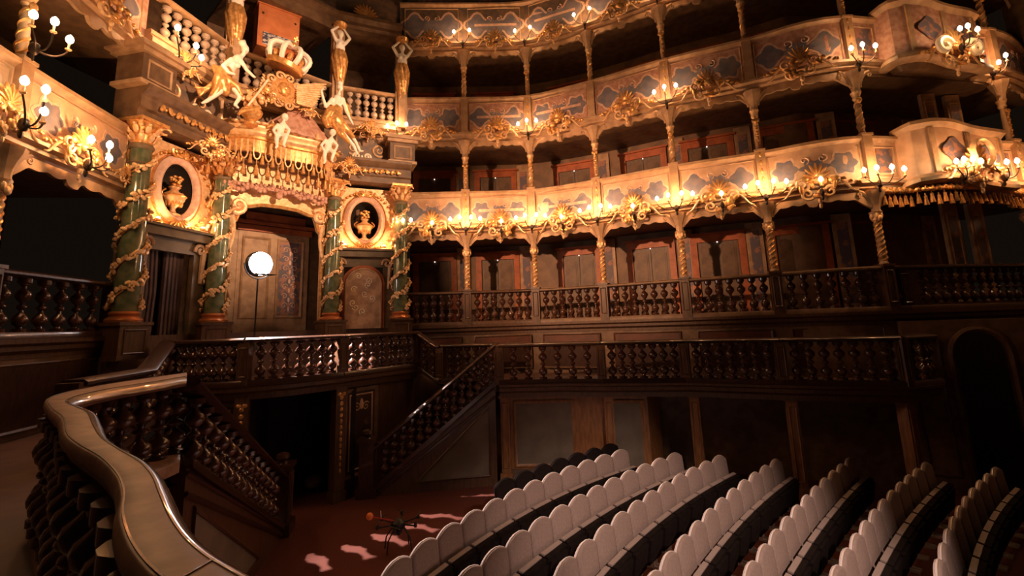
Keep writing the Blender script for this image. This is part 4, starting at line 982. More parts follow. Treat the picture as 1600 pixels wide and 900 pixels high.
solo('floor_royal', MB().add([tuple(RW(-2.2, -1.5, T1)), tuple(RW(-2.2, .2, T1)), tuple(RW(2.2, .2, T1)), tuple(RW(2.2, -1.5, T1))]+[tuple(RW(n, a, LAND)) for n, a in ((-2.2, -1.5), (-2.2, .2), (2.2, .2), (2.2, -1.5))], [(0, 1, 2, 3), (0, 4, 5, 1), (1, 5, 6, 2), (2, 6, 7, 3), (3, 7, 4, 0)]), 'gallery_floor', 'raised wooden floor of the royal box', 'floor', kind='structure', smooth=False)
for (a_, b_, nm) in ((iR, oR, 'right'), (oL, iL, 'left')):
    solo('wall_plinth_'+nm, MB().sweep([Vector((a_.x, a_.y, 0)), Vector((b_.x, b_.y, 0))], rect(-.3, .05, LAND-.2, T1)), 'wood_mid', 'wooden plinth wall under the %s urn niche' % nm, 'wall', kind='structure')
# ---- entablature over the columns
EP = [oL+Vector((tL.y, -tL.x))*.2, iL+Vector((tL.y, -tL.x))*.15+AV*.1, iR+AV*.25, oR+Vector((tR.y, -tR.x))*.2]
EPR = [(-.35, 0), (.22, 0), (.22, .16), (.28, .20), (.28, .42), (.36, .47), (.44, .55), (.44, .62), (-.35, .62)]
for nm, (a_, b_) in (('left', (EP[0]-tL*.25, EP[1])), ('right', (EP[2], EP[3]+tR*.25)), ('centre', (EP[1], EP[2]))):
    solo('trim_entablature_'+nm, MB().sweep([Vector((a_.x, a_.y, CT)), Vector((b_.x, b_.y, CT))], EPR), 'tan_dark', 'moulded brown entablature above the green columns, %s part' % nm, 'entablature', kind='structure')
# tall blocks above the outer columns
for p, tt, nm in ((oL, tL, 'left'), (oR, tR, 'right')):
    q = p+Vector((tt.y, -tt.x))*.25
    r = thing('entablature_block', 'stepped brown block above the outermost green column, %s of the royal crest' % nm, 'block', None, (q.x, q.y, CT+.60), atan2(tt.y, tt.x))
    MB().box((0, 0, .30), (.70, .60, .60)).build('die', 'tan_dark', r, False); MB().box((0, 0, .66), (.86, .76, .10)).box((0, 0, .75), (1.0, .9, .10)).build('cornice', 'tan', r, False); MB().box((0, 0, .03), (.8, .7, .08)).build('base_moulding', 'tan', r, False)
    MB().frame(-.25, .25, .12, .52, .04, .025, -.30).build('panel_moulding', 'tan', r)
# scroll ornaments on the entablature above the niches
for (bi, nm) in ((nR, 'right'), (nL, 'left')):
    r = local_thing('gilded_scroll_pair', 'pair of gilt scrolls with leafy ends above the %s urn niche' % nm, 'ornament', bi, CT+.62, y=-.32); r.scale = (.66,)*3; sd = -.14 if nm == 'right' else .14; r.location.x += bi[1].x*sd; r.location.y += bi[1].y*sd
    for sx in (-1, 1):
        MB().tube(spiral((sx*.22, .22), .15, 1.3, 20, -sx, pi/2, 0.), .04, 7).build('scroll', 'white_gilt', r)
        q = MB()
        for k in range(5): q.ell((sx*(.40+.08*k), -.02, .10-.035*k), (.07, .04, .05), 7, 5, Matrix.Rotation(sx*.5*k, 3, 'Y'))
        q.build('leaf_spray', 'gold', r)
    MB().ell((0, 0, .16), (.05, .05, .13), 8, 6).build('bud', 'white_gilt', r)

# ---- canopy with fringe and tassels
ca = RW(-.17, .0); cn = thing('royal_canopy', 'golden canopy with fringe and hanging tassels over the royal doorway', 'canopy', None, (ca.x, ca.y, 4.80), RZ)
def cpt(s, rx=1.62, ry=.95): a_ = pi+pi*s; return Vector((rx*cos(a_), ry*sin(a_)))
cps = [cpt(k/32) for k in range(33)]
cps = [Vector((p.x, p.y*(1+.10*cos(6*pi*k/32)))) for k, p in enumerate(cps)]
Z0 = .72
MB().sweep([Vector((p.x, p.y, Z0)) for p in cps], [(-.05, 0), (.02, 0), (.02, .28), (.06, .30), (.06, .36), (-.05, .36)]).build('band', 'gold', cn)
MB().sweep([Vector((p.x, p.y, Z0+.36)) for p in cps], [(-.1, 0), (.07, 0), (.13, .05), (.13, .11), (.08, .16), (.11, .20), (.11, .25), (-.1, .25)]).build('cornice', 'gold_pale', cn)
m = len(cps)
MB().add([(p.x, p.y, Z0+.6) for p in cps]+[(p.x*.55, p.y*.5, Z0+.70) for p in cps]+[(0, 0, Z0+.73)], [(k, k+1, m+k+1, m+k) for k in range(m-1)]+[(m+k, m+k+1, 2*m) for k in range(m-1)]).build('roof', 'tan', cn)
MB().add([(p.x, p.y, Z0+.2) for p in cps]+[(0, 0, Z0+.2)], [(k+1, k, m) for k in range(m-1)]).build('lining', 'drape', cn, False)
hb = MB()
for k in range(24):
    p, t = along(cps, (k+.5)/24); hb.ell((p.x*1.07, p.y*1.1, Z0+.66), (.13, .09, .05), 6, 5)
    if k % 3 == 0: hb.ell((p.x*1.05, p.y*1.1, Z0+.74), (.04, .04, .08), 6, 5)
hb.build('crest_beading', 'gold_pale', cn)
U = MB().tube([Vector((.075*cos(pi+pi*k/8), 0, .17*sin(pi+pi*k/8))) for k in range(9)], .018, 5).tube([Vector((-.075, 0, 0)), Vector((-.075, 0, .14))], .018, 5).tube([Vector((.075, 0, 0)), Vector((.075, 0, .14))], .018, 5).mesh('festoon', 'gold_pale')
TS = MB().lathe([(.012, 0), (.014, -.05), (.035, -.07), (.028, -.10), (.045, -.22), (.05, -.26), (.0, -.262)], 8).mesh('tassel', 'gold')
TL = MB().lathe([(.012, 0), (.012, -.16), (.035, -.19), (.028, -.22), (.048, -.34), (.052, -.40), (.0, -.402)], 8).mesh('tassel', 'gold')
nt = 17
for k in range(nt):
    p, t = along(cps, (k+.5)/nt); rz = atan2(t.y, t.x); o = Vector((t.y, -t.x)).normalized()*.03
    inst('festoon', U, cn, (p.x+o.x, p.y+o.y, Z0-.02), rz); inst('tassel', TL, cn, (p.x+o.x, p.y+o.y, Z0-.16))
    p, t = along(cps, k/nt if k else .003); inst('tassel', TS, cn, (p.x, p.y, Z0-.02))
pl = MB()
for k in range(34): p, t = along(cps, (k+.5)/34); pl.box((p.x*1.015, p.y*1.015, Z0+.12), (.035, .03, .30), atan2(t.y, t.x))
pl.build('fringe', 'gold_pale', cn, False)
# carved drapery rail in front of the doorway head
dg = MB()
for k in range(26):
    x = -1.2+2.4*k/25; dg.ell((x, -.42, .04+.05*sin(k*1.3)-.10*abs(x)), (.07, .05, .06), 6, 5).ell((x, -.45, .13-.10*abs(x)), (.04, .04, .05), 6, 5)
dg.ell((0, -.48, -.10), (.08, .05, .10), 8, 6); dg.box((0, -.40, .05), (2.5, .06, .10)); dg.build('carved_garland', 'paint_rose', cn)

# ================================================================== UPPER ROYAL LOGE AND CREST
def run3(a, b, z): return [Vector((a.x, a.y, z)), Vector((b.x, b.y, z))]
balustrade([iR+Vector((tR.y, -tR.x))*.1, oR+Vector((tR.y, -tR.x))*.1], 7.32, 6, 'pale baluster railing of the upper loge right of the royal crest', None, BAL_UP, 1.0, 'tan', None, None, (False, False), s0=.18, s1=.90)
balustrade([oL+Vector((tL.y, -tL.x))*.1, iL+Vector((tL.y, -tL.x))*.1], 7.32, 7, 'pale baluster railing of the upper loge left of the royal crest', None, BAL_UP, 1.0, 'tan', None, None, (False, False), s0=.12, s1=.92)
balustrade([iL+AV*.1, iR+AV*.1], 7.32, 9, 'pale baluster railing of the upper loge behind the royal crest', None, BAL_UP, 1.0, 'tan', None, None, (False, False), s0=.1, s1=.92)
UB = [oL, iL, iR, oR]
for k, nm in enumerate(('left', 'centre', 'right')):
    a_, b_ = UB[k], UB[k+1]
    solo('trim_loge_cornice_'+nm, MB().sweep(run3(a_, b_, 7.0), [(-.3, 0), (.18, 0), (.18, .08), (.28, .14), (.28, .24), (.20, .32), (-.3, .32)]), 'tan', 'moulded cornice under the pale balusters of the upper loge, %s part' % nm, 'cornice', kind='structure')
    solo('trim_loge_head_'+nm, MB().sweep(run3(a_, b_, 10.05), [(-.3, 0), (.12, 0), (.12, .18), (.20, .24), (.20, .34), (.34, .42), (.34, .52), (-.3, .52)]), 'tan_dark', 'moulded beam over the upper royal loge, %s part' % nm, 'beam', kind='structure')
    solo('wall_loge_top_'+nm, MB().sweep(run3(a_, b_, 10.5), rect(-.3, 0, 0, 3)), 'paint_dark', 'dark painted wall above the upper royal loge, %s part' % nm, 'wall', kind='structure')
    solo('floor_loge_'+nm, MB().sweep(run3(a_, b_, 7.15), rect(-2.2, -.1, 0, .1)), 'wood_mid', 'floor of the upper royal loge, %s part' % nm, 'floor', kind='structure')
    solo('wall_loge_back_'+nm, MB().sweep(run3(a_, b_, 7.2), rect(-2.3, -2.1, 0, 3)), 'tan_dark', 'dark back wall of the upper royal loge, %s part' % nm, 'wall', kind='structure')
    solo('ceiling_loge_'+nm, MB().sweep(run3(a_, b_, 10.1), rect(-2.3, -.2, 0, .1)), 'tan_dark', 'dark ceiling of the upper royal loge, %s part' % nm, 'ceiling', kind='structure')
    if k == 1: solo('wall_crest', MB().sweep(run3(a_, b_, CT), rect(-.2, 0, 0, 1.6)), 'tan_dark', 'brown wall behind the royal crest above the canopy', 'wall', kind='structure')
# orange box for the loge's lit interior, light put into its colour
n0, z0 = RP(432, 52, -.35); q = RW(n0, -.35)
r = thing('lit_loge_box', 'orange box standing in for the lit loge interior, printed band behind the white crown', 'cabinet', None, (q.x, q.y, 8.82), RZ-.15)
MB().box((0, 0, .60), (1.02, .55, 1.20)).build('body', 'lit_loge_orange', r, False); MB().box((.04, -.285, .24), (.84, .02, .36)).build('printed_band', 'sign_print', r, False); MB().box((0, 0, 1.22), (1.10, .62, .05)).build('lid', 'lit_loge_orange', r, False)
for sx in (-.4, .4): MB().ell((sx, -.285, .95), (.03, .02, .03), 6, 5).build('rivet', 'iron', r)
MB().box((0, .0, -.70), (.3, .3, 1.45)).build('stand', 'tan_dark', r, False)

# ---- caryatids
def capsule(mb, a, b, ra, rb):
    mb.tube([a, b], [ra, rb], 10); mb.ell(a, ra, 10, 8); mb.ell(b, rb, 10, 8)
def caryatid_proto():
    b = MB(); V = Vector
    b.ell(V((0, -.02, 2.10)), (.15, .10, .16), 12, 10); b.ell(V((0, -.02, 2.27)), (.16, .09, .10), 12, 10)
    for sx in (-1, 1):
        b.ell(V((sx*.065, -.10, 2.20)), .055, 8, 8)
        capsule(b, V((sx*.15, -.02, 2.31)), V((sx*.28, -.04, 2.52)), .052, .044); capsule(b, V((sx*.28, -.04, 2.52)), V((sx*.10, -.04, 2.72)), .042, .032); b.ell(V((sx*.08, -.04, 2.73)), (.04, .03, .03), 8, 6)
    capsule(b, V((0, -.02, 2.33)), V((0, -.03, 2.44)), .05, .048); b.ell(V((0, -.04, 2.54)), (.078, .09, .105), 12, 10); b.ell(V((0, -.125, 2.53)), (.016, .022, .03), 6, 6)
    for sx in (-1, 1): b.ell(V((sx*.03, -.115, 2.56)), .014, 6, 6)
    b.ell(V((0, 0, 2.58)), (.095, .09, .10), 10, 8)
    bm = sculpt(b, 'body', 'statue_white', .018, 3)
    d = MB(); d.ell(V((0, 0, 1.95)), (.17, .13, .14), 12, 8)
    for k in range(9):
        a = 2*pi*k/9; d.tube([V((.13*cos(a), .10*sin(a), 2.02)), V((.19*cos(a+.2), .15*sin(a+.2), 1.75)), V((.16*cos(a+.5), .13*sin(a+.5), 1.45)), V((.10*cos(a+.7), .08*sin(a+.7), 1.12-.1*(k % 3)))], [.05, .065, .06, .03], 7)
    d.ell(V((-.13, -.05, 1.75)), (.08, .09, .22), 8, 8)
    dm = sculpt(d, 'drapery', 'gold', .022, 2)
    pil = MB().lathe([(.15, 0), (.17, .05), (.14, .10), (.13, .4), (.17, 1.5), (.16, 1.9)], 4, (0, .04, 0), Matrix.Rotation(pi/4, 3, 'Z')).box((0, .12, 1.4), (.34, .16, 2.8))
    bk = MB().lathe([(.10, 2.72), (.16, 2.76), (.19, 2.86), (.17, 2.88)], 12)
    return [('body', bm), ('drapery', dm), ('pilaster', pil.mesh('pilaster', 'tan', False)), ('basket', bk.mesh('basket', 'gold'))]
CARY = caryatid_proto()
for p, tt, z, lab in ((oR, tR, 7.2, 'white and gold caryatid with raised arms on the pilaster beside the upper tier boxes'), (iR, NV, 7.30, 'white and gold caryatid with raised arms right of the orange box'),
                      (iL, NV, 7.30, 'gold draped caryatid left of the orange box')):
    o = Vector((tt.y, -tt.x)); q = p+o*.32
    r = thing('caryatid', lab, 'statue', None, (q.x, q.y, z), atan2(tt.y, tt.x)); spawn(CARY, r)
# gilded shell over the loge
n0, z0 = RP(572, 22, .45); q = RW(n0, .45); r = thing('gilded_shell', 'large gilded scallop shell on the beam above the upper loge', 'ornament', None, (q.x, q.y, z0-.28), RZ-.2)
fn = MB()
for k in range(13): a = pi*(-.12+1.24*(k+.5)/13); fn.ell((.20*cos(a), -.04, .18+.20*sin(a)), (.04, .05, .20), 6, 5, Matrix.Rotation(-(a-pi/2), 3, 'Y'))
fn.build('ribs', 'gold', r); MB().ell((0, -.08, .10), (.10, .06, .08), 8, 6).tube(spiral((-.13, .04), .07, 1.2, 12, 1, 0, -.06), .02, 5).tube(spiral((.13, .04), .07, 1.2, 12, -1, pi, -.06), .02, 5).build('hinge_scrolls', 'gold_pale', r)

# ---- statues of the crest, posed from joints read on the plane of the crest
def fig(name, label, cat, a0, white, gold, vox=.024, base=None):
    pts = [p for ch in white+gold for p in ch]
    ref = max(pts, key=lambda p: p[1]); n0, z0 = RP(ref[0], ref[1], a0); q = RW(n0, a0); off = Vector((n0, 0, z0))
    r = thing(name, label, cat, None, (q.x, q.y, z0), RZ)
    for chains, nm, m, vx in ((white, 'body', 'statue_white', vox), (gold, 'drapery', 'gold', vox)):
        if not chains: continue
        mb = MB()
        for ch in chains:
            P = []
            for (x, y, da, rad) in ch:
                n, z = RP(x, y, a0+da); P.append((Vector((n, -da, z))-off, rad))
            if len(P) == 1: 
                rr = P[0][1]; mb.ell(P[0][0], rr if hasattr(rr, '__len__') else rr, 10, 8)
            for (p, ra), (q_, rb_) in zip(P[:-1], P[1:]): capsule(mb, p, q_, ra, rb_)
        inst(nm, sculpt(mb, nm, m, vx, 3), r)
    return r
AC = 1.0
fig('winged_figure', 'white and gold allegorical figure leaning towards the crown on the left of the crest', 'statue', AC,
    [[(383, 77, 0, (.085, .095, .115))], [(379, 68, 0, .085)], [(381, 65, -.05, .05)], [(384, 80, .10, .022)], [(381, 84, 0, .05), (374, 92, 0, .055)],
     [(372, 92, 0, .10), (362, 102, 0, .12), (354, 114, 0, .12)], [(365, 100, .10, .055)], [(372, 103, .10, .055)],
     [(362, 93, .06, .06), (349, 103, .12, .05), (358, 114, .2, .04), (366, 116, .22, .035)], [(377, 96, .05, .055), (386, 110, .1, .045), (398, 121, .14, .035)],
     [(345, 142, .1, .06), (332, 152, .1, .05), (321, 159, .1, .04), (316, 161, .16, .03)], [(366, 140, .1, .06), (375, 152, .1, .05), (367, 164, .1, .04), (372, 168, .16, .03)]],
    [[(352, 112, 0, .16), (345, 128, .02, .17), (350, 142, .02, .13)], [(350, 122, .05, .12), (370, 136, .1, .09), (376, 148, .1, .06)], [(345, 125, .05, .13), (338, 142, .08, .09), (328, 154, .08, .05)],
     [(342, 112, -.05, .12), (335, 104, -.08, .06)], [(340, 128, -.05, .09), (322, 140, -.08, .06), (305, 137, -.1, .03)], [(322, 140, -.08, .05), (312, 150, -.1, .03), (303, 128, -.1, .02)]])
fig('reclining_figure', 'white and gold allegorical woman seated on the right shoulder of the canopy', 'statue', AC,
    [[(531, 137, 0, (.08, .09, .11))], [(531, 131, -.03, .085)], [(531, 139, .09, .02)], [(530, 146, 0, .048), (528, 152, 0, .055)], [(527, 154, 0, .11), (526, 166, 0, .12), (527, 178, 0, .12)], [(521, 163, .10, .055)], [(531, 163, .10, .055)],
     [(519, 155, .03, .055), (509, 167, .1, .045), (504, 150, .12, .038), (502, 142, .12, .032), (505, 138, .12, .025)], [(536, 155, .02, .055), (541, 174, .05, .045), (549, 190, .08, .036), (552, 195, .1, .025)],
     [(545, 205, .15, .06), (556, 222, .15, .045), (562, 236, .12, .035), (567, 236, .18, .03)], [(536, 208, .2, .06), (553, 228, .2, .045), (558, 240, .18, .035)]],
    [[(524, 172, 0, .17), (525, 188, .05, .19), (532, 200, .1, .14)], [(515, 175, .05, .12), (508, 186, .05, .09), (512, 196, .08, .08)], [(530, 190, .1, .14), (543, 204, .15, .10), (552, 215, .15, .06)],
     [(525, 195, .1, .12), (534, 210, .2, .09), (545, 222, .2, .05)], [(540, 165, -.1, .09), (545, 180, -.12, .07)], [(515, 160, -.05, .05), (512, 175, 0, .06)]])
for (hx, hy, lab, wing) in ((445, 183, 'small white putto with a gilt wing seated on the canopy edge', -1), (520, 207, 'small white putto clinging below the seated woman on the canopy', 0)):
    dx, dy = hx-445, hy-183
    P = lambda x, y, d, r_: (x+dx, y+dy, d, r_)
    fig('putto', lab, 'statue', 1.22 if wing else 1.12,
        [[P(445, 183, .0, (.085, .09, .10))], [P(447, 184, .09, .02)], [P(443, 192, 0, .05), P(438, 200, 0, .09), P(437, 209, 0, .095)],
         [P(434, 195, .04, .045), P(427, 203, .1, .036), P(431, 210, .14, .03)], [P(445, 195, .04, .045), P(452, 203, .1, .036), P(449, 211, .16, .03)],
         [P(434, 210, .05, .06), P(432, 219, .14, .05), P(433, 228, .12, .035), P(431, 231, .17, .028)], [P(441, 210, .05, .06), P(447, 214, .18, .05), P(443, 226, .16, .035), P(445, 229, .2, .028)]],
        [[P(432, 197, -.06, .05), P(425, 195, -.1, .05), P(418, 199, -.12, .03)], [P(430, 202, -.06, .045), P(422, 205, -.1, .035)], [P(436, 207, -.02, .10)]] if wing else [[P(440, 212, -.04, .09), P(452, 218, 0, .06)]], .02)
# crown with white arches over a gilt band
n0, z0 = RP(443, 109, AC); q = RW(n0, AC); r = thing('crown_ornament', 'big white and gold crown tilted above the crest', 'crown', None, (q.x, q.y, z0), RZ); r.rotation_euler = (.25, .22, RZ); r.scale = (1.22,)*3
MB().lathe([(.33, 0), (.35, .02), (.35, .11), (.33, .13), (.30, .13), (.30, 0)], 24).build('band', 'gold', r)
for k in range(8):
    a = 2*pi*k/8+.2; tb = [Vector(((.33+.14*sin(pi*s))*(1-s*s*.9)*cos(a), (.33+.14*sin(pi*s))*(1-s*s*.9)*sin(a), .12+.36*sin(pi/2*min(1, s*1.15)))) for s in [j/8 for j in range(9)]]
    MB().tube(tb, .050, 7).build('arch', 'statue_white', r)
    MB().ell((.33*cos(a+.39), .33*sin(a+.39), .20), (.05, .05, .09), 7, 6).build('fleuron', 'gold', r)
MB().ell((0, 0, .54), .085, 10, 8).box((0, 0, .68), (.03, .03, .14)).box((0, 0, .69), (.10, .03, .03)).build('orb_and_cross', 'gold', r)
MB().ell((0, 0, .20), (.27, .27, .22), 12, 8).build('cap', 'red_frame', r)
# shield with scrolls and spread eagle wing
n0, z0 = RP(440, 166, AC-.1); q = RW(n0, AC-.1); r = thing('heraldic_shield', 'gilded scrolled shield with a spread wing below the white crown', 'ornament', None, (q.x, q.y, z0), RZ)
sh = MB().plate([(.34*cos(a)*(1+.12*cos(3*a)), .36+.36*sin(a)) for a in [2*pi*k/24 for k in range(24)]], .10).build('shield', 'gold', r)
sc = MB()
for k in range(10): a = 2*pi*k/10; sc.tube(spiral((.36*cos(a), .36+.36*sin(a)), .12, 1.3, 14, (-1)**k, a, -.12), .03, 6)
sc.build('scroll_border', 'gold_pale', r)
MB().ell((0, -.12, .40), (.15, .06, .18), 10, 8).ell((.02, -.17, .42), (.05, .04, .07), 8, 6).build('boss', 'gold', r)
wg = MB()
for k in range(11):
    a = .42-.035*k; l = .90-.045*k; wg.ell((.22+l*.5*cos(a), -.14-.01*k, .56-.046*k+l*.5*sin(a)), (l*.52, .03, .046), 7, 6, Matrix.Rotation(-a, 3, 'Y'))
wg.build('wing', 'gold_pale', r)
w2 = MB()
for k in range(8): w2.ell((-.34-.02*k, 0, .55-.07*k), (.20-.012*k, .03, .045), 7, 6, Matrix.Rotation(.7, 3, 'Y'))
w2.build('wing', 'gold_pale', r)
# orb-like urn of trophies with a staff
n0, z0 = RP(392, 196, AC+.15); q = RW(n0, AC+.15); r = thing('gilded_trophy', 'gilded urn heaped with trophies on the canopy edge', 'ornament', None, (q.x, q.y, z0), RZ)
MB().lathe([(.14, 0), (.14, .05), (.07, .09), (.09, .13), (.20, .22), (.23, .32), (.21, .36), (.13, .40)], 16).build('urn', 'gold', r)
tp = MB(); rnd = random.Random(4)
for k in range(22): a = rnd.uniform(0, 6.28); rr = .2*rnd.random(); tp.ell((rr*cos(a), rr*sin(a), .42+.35*rnd.random()), (.06, .05, .08), 7, 5, Matrix.Rotation(rnd.uniform(-1, 1), 3, 'Y'))
tp.build('trophies', 'gold_pale', r)
MB().tube([Vector((-.15, -.2, .35)), Vector((.25, -.15, 1.15))], .022, 6).build('staff', 'white_gilt', r); MB().tube([Vector((.10, -.2, .40)), Vector((-.28, -.2, .18)), Vector((-.33, -.2, .08))], [.05, .04, .03], 6).build('limb_scroll', 'gold', r)
# rosy mantle drapery falling behind the putti
n0, z0 = RP(470, 235, .75); q = RW(n0, .75); r = thing('carved_mantle', 'rosy carved mantle drapery falling from the shield onto the canopy', 'drapery', None, (q.x, q.y, 6.15), RZ)
vs = []; fs = []; mseg, ns = 24, 8
for i in range(ns+1):
    s = i/ns; rad = .20+.72*s**1.3
    for k in range(mseg+1):
        a = pi+pi*k/mseg; rr = rad*(1+.08*sin(k*2.1)*s); vs.append((rr*cos(a)*1.1, rr*sin(a)*.5+.15, .86*(1-s)))
for i in range(ns):
    for k in range(mseg): fs.append((i*(mseg+1)+k, i*(mseg+1)+k+1, (i+1)*(mseg+1)+k+1, (i+1)*(mseg+1)+k))
o = MB().add(vs, fs).build('cloth', 'paint_rose', r)
so = o.modifiers.new('thick', 'SOLIDIFY'); so.thickness = .04
# candle sconces by the upper loge
for px, py, offs, lab in ((265, 78, [(-.22, .12), (.14, .02), (.26, -.08)], 'three candle sconce in front of the left upper loge balusters'),):
    P0 = lerp(oL, iL, .20)+Vector((tL.y, -tL.x))*.42
    sconce((P0.x, P0.y, 7.05), atan2(tL.y, tL.x), [(-.25, .15), (.12, .05), (.24, -.10)], lab, None, P_T3*1.2, scale=1.2)
for (bi, nm) in ((nL, 'left'), (nR, 'right')):
    _, t, c, h = bi; c = c-t*(.42 if nm == 'left' else 0); r = thing('gilded_cartouche', 'gilded foliage cartouche under the %s upper loge balusters' % nm, 'ornament', None, (c.x+t.y*.32, c.y-t.x*.32, 6.95), atan2(t.y, t.x), None, .8); spawn(CART[1], r)

# ================================================================== LAMP IN THE ROYAL DOORWAY
LA = .80
n0, z0 = RP(408, 412, LA); q = RW(n0, LA)
lt = thing('stage_lamp', 'bright white round stage lamp on a stand in front of the royal doorway', 'lamp', None, (q.x, q.y, LAND), RZ+.15)
zz = z0-LAND
MB().lathe([(.02, 0), (.24, .0), (.28, .04), (.29, .12), (.22, .24), (.10, .29), (.02, .30)], 20, (0, .02, zz), Matrix.Rotation(-pi/2, 3, 'X')).build('housing', 'black', lt)
MB().lathe([(.001, 0), (.265, 0), (.265, .015), (.001, .05)], 24, (0, .012, zz), Matrix.Rotation(pi/2, 3, 'X')).build('lens', 'lamp_face', lt)
MB().tube([Vector((.32*cos(pi+pi*k/10), .1, zz+.34*sin(pi+pi*k/10))) for k in range(11)], .015, 6).build('yoke', 'black', lt)
MB().tube([Vector((0, .1, .55)), Vector((0, .1, zz-.33))], .018, 8).build('pole', 'black', lt)
for k in range(3): a = 2*pi*k/3+.5; MB().tube([Vector((0, .1, .85)), Vector((.42*cos(a), .1+.42*sin(a), .01))], .014, 6).build('leg', 'black', lt)
l = bpy.data.lights.new('lamp_beam', 'SPOT'); l.energy = P_LAMP; l.color = (1.0, .80, .72); l.shadow_soft_size = .018; l.spot_size = radians(64); l.spot_blend = .15
lo = bpy.data.objects.new('lamp_beam', l); COL.objects.link(lo); lo.parent = lt; lo.location = (0, -.085, zz); lo.rotation_euler = (radians(-40), 0, 0)
MB().box((0, -.115, zz-.255), (.50, .27, .008)).build('barn_door', 'black', lt, False)  # flap added under the lens to keep the beam off the landing floor

# ================================================================== TASSELLED BALCONIES AT THE STAGE END
def balcony(z, top, painted, label, tier):
    a, b = W[6], W[7]; t = (b-a).normalized(); o = Vector((t.y, -t.x)); L = (b-a).length
    def pt(s, off): return a+t*(L*s)+o*off
    fl1 = [pt(s, .0) for s in (0, .10, .20)]
    blg = [pt(.20, .05), pt(.202, .30)]+[pt(.21+.58*s, .36+.22*sin(pi*s)**1.2+.05*sin(3*pi*s)) for s in [k/16 for k in range(17)]]+[pt(.798, .30), pt(.80, .05)]
    fl2 = [pt(.80, 0), pt(1, 0)]
    root = thing('loge_balcony', label, 'balcony', None, (a.x, a.y, z)); off = Vector((a.x, a.y, z))
    for pts, wav in ((fl1, 0), (fl2, 0)):
        q = p3(pts, z)
        MB().sweep(q, rect(-.08, .07, .12, top-.10)).build('painted_front', painted, root, off=off, smooth=False); MB().sweep([p+Vector((0, 0, top-.15)) for p in q], CAP).build('cap_rail', 'tan', root, off=off); MB().sweep(q, LEDGE).build('ledge', 'tan', root, off=off)
        mid_, tt = along(q, .5); w2 = plen(q)*.5-.12
        mb = MB().frame(-w2, w2, .22, top-.24, .03, .02, -.07); mb.xf(Matrix.Translation((mid_.x, mid_.y, z)) @ Matrix.Rotation(atan2(t.y, t.x), 4, 'Z')); mb.build('panel_moulding', 'tan', root, off=off)
        mb = MB().box((0, -.075, (top)/2), (w2*1.4, .012, top-.6)); mb.xf(Matrix.Translation((mid_.x, mid_.y, z)) @ Matrix.Rotation(atan2(t.y, t.x), 4, 'Z')); mb.build('painted_field', 'damask', root, off=off, smooth=False)
    q = [Vector((p.x, p.y, z+.10*sin(2.2*pi*k/len(blg)))) for k, p in enumerate(blg)]
    MB().sweep(q, rect(-.05, .05, .0, top)).build('bowed_front', painted, root, off=off)
    MB().sweep([p+Vector((0, 0, top-.05)) for p in q], [(-.10, 0), (.06, 0), (.10, .05), (.14, .10), (.14, .17), (.08, .20), (-.10, .20)]).build('wavy_cap_rail', 'tan', root, off=off)
    MB().sweep([p+Vector((0, 0, -.05)) for p in q], [(-.05, -.10), (.10, -.10), (.18, -.04), (.18, .04), (.10, .12), (-.05, .12)]).build('bowed_ledge', 'tan', root, off=off)
    m = len(blg); bt = blg+[pt(.80, -.1), pt(.20, -.1)]
    MB().add([(p.x, p.y, z+.02) for p in bt]+[(p.x*.8+a.x*.1+b.x*.1, p.y*.8+a.y*.1+b.y*.1, z-.18) for p in bt], [tuple(range(len(bt)))[::-1], tuple(range(len(bt), 2*len(bt)))]+[(k, (k+1) % len(bt), len(bt)+(k+1) % len(bt), len(bt)+k) for k in range(len(bt))]).build('underside', 'tan_dark', root, off=off, smooth=False)
    for s in (.22, .5, .78):
        p, tt = along(q, s); rz = atan2(tt.y, tt.x)
        mb = MB().box((0, -.06, top*.5), (.10, .06, top*.9)); mb.xf(Matrix.Translation(p) @ Matrix.Rotation(rz, 4, 'Z')); mb.build('stile', 'tan', root, off=off, smooth=False)
    for s in (.36, .64):
        p, tt = along(q, s); rz = atan2(tt.y, tt.x)
        mb = MB().plate(lobed(0, top*.52, .26, 4, 24, .12, 1.1), .02, None, -.05); mb.xf(Matrix.Translation(p) @ Matrix.Rotation(rz, 4, 'Z')); mb.build('painted_medallion', 'damask', root, off=off)
    if tier == 2:
        fr = MB()
        nT = 34
        for k in range(nT):
            p, tt = along([pt(.02, .15), pt(.18, .2)]+blg[1:-1]+[pt(.85, .2), pt(1.0, .15)], (k+.5)/nT)
            inst('tassel', TS, root, (p.x-off.x, p.y-off.y, -.20-.05*(k % 2)))
            for j in range(3): fr.ell((p.x+(j-1)*.03, p.y-.03, z-.16+.03*(j % 2)), (.05, .05, .055), 6, 5)
        fr.build('fringe', 'gold', root, off=off)
    return pt, blg
pt2, blg2 = balcony(4.15, 1.15, 'paint_peach', 'bowed painted balcony with gilt fringe and tassels on the middle tier', 2)
pt3, blg3 = balcony(7.0, 1.26, 'paint_rose', 'bowed painted balcony with wavy rail on the upper tier', 3)
t67 = (W[7]-W[6]).normalized(); rz67 = atan2(t67.y, t67.x)
p = pt2(.47, .68); r = thing('gilded_cartouche', 'tall gilded cartouche with round frame on the tasselled balcony', 'ornament', None, (p.x, p.y, 4.35), rz67, None, 1.35); spawn(CART[0], r)
MB().ring(0, .22, .17, .20, .05, .07, 24, -.14).build('round_frame', 'gold_pale', r)
p = pt3(.47, .68); r = thing('gilded_cartouche', 'gilded cartouche with white scrolls under the upper tier bowed balcony', 'ornament', None, (p.x, p.y, 7.02), rz67, None, 1.35); spawn(CART[2], r)
for sx in (-1, 1):
    MB().tube(spiral((sx*.30, .05), .16, 1.2, 16, sx, pi/2, -.16), .05, 7).build('white_scroll', 'white_gilt', r)
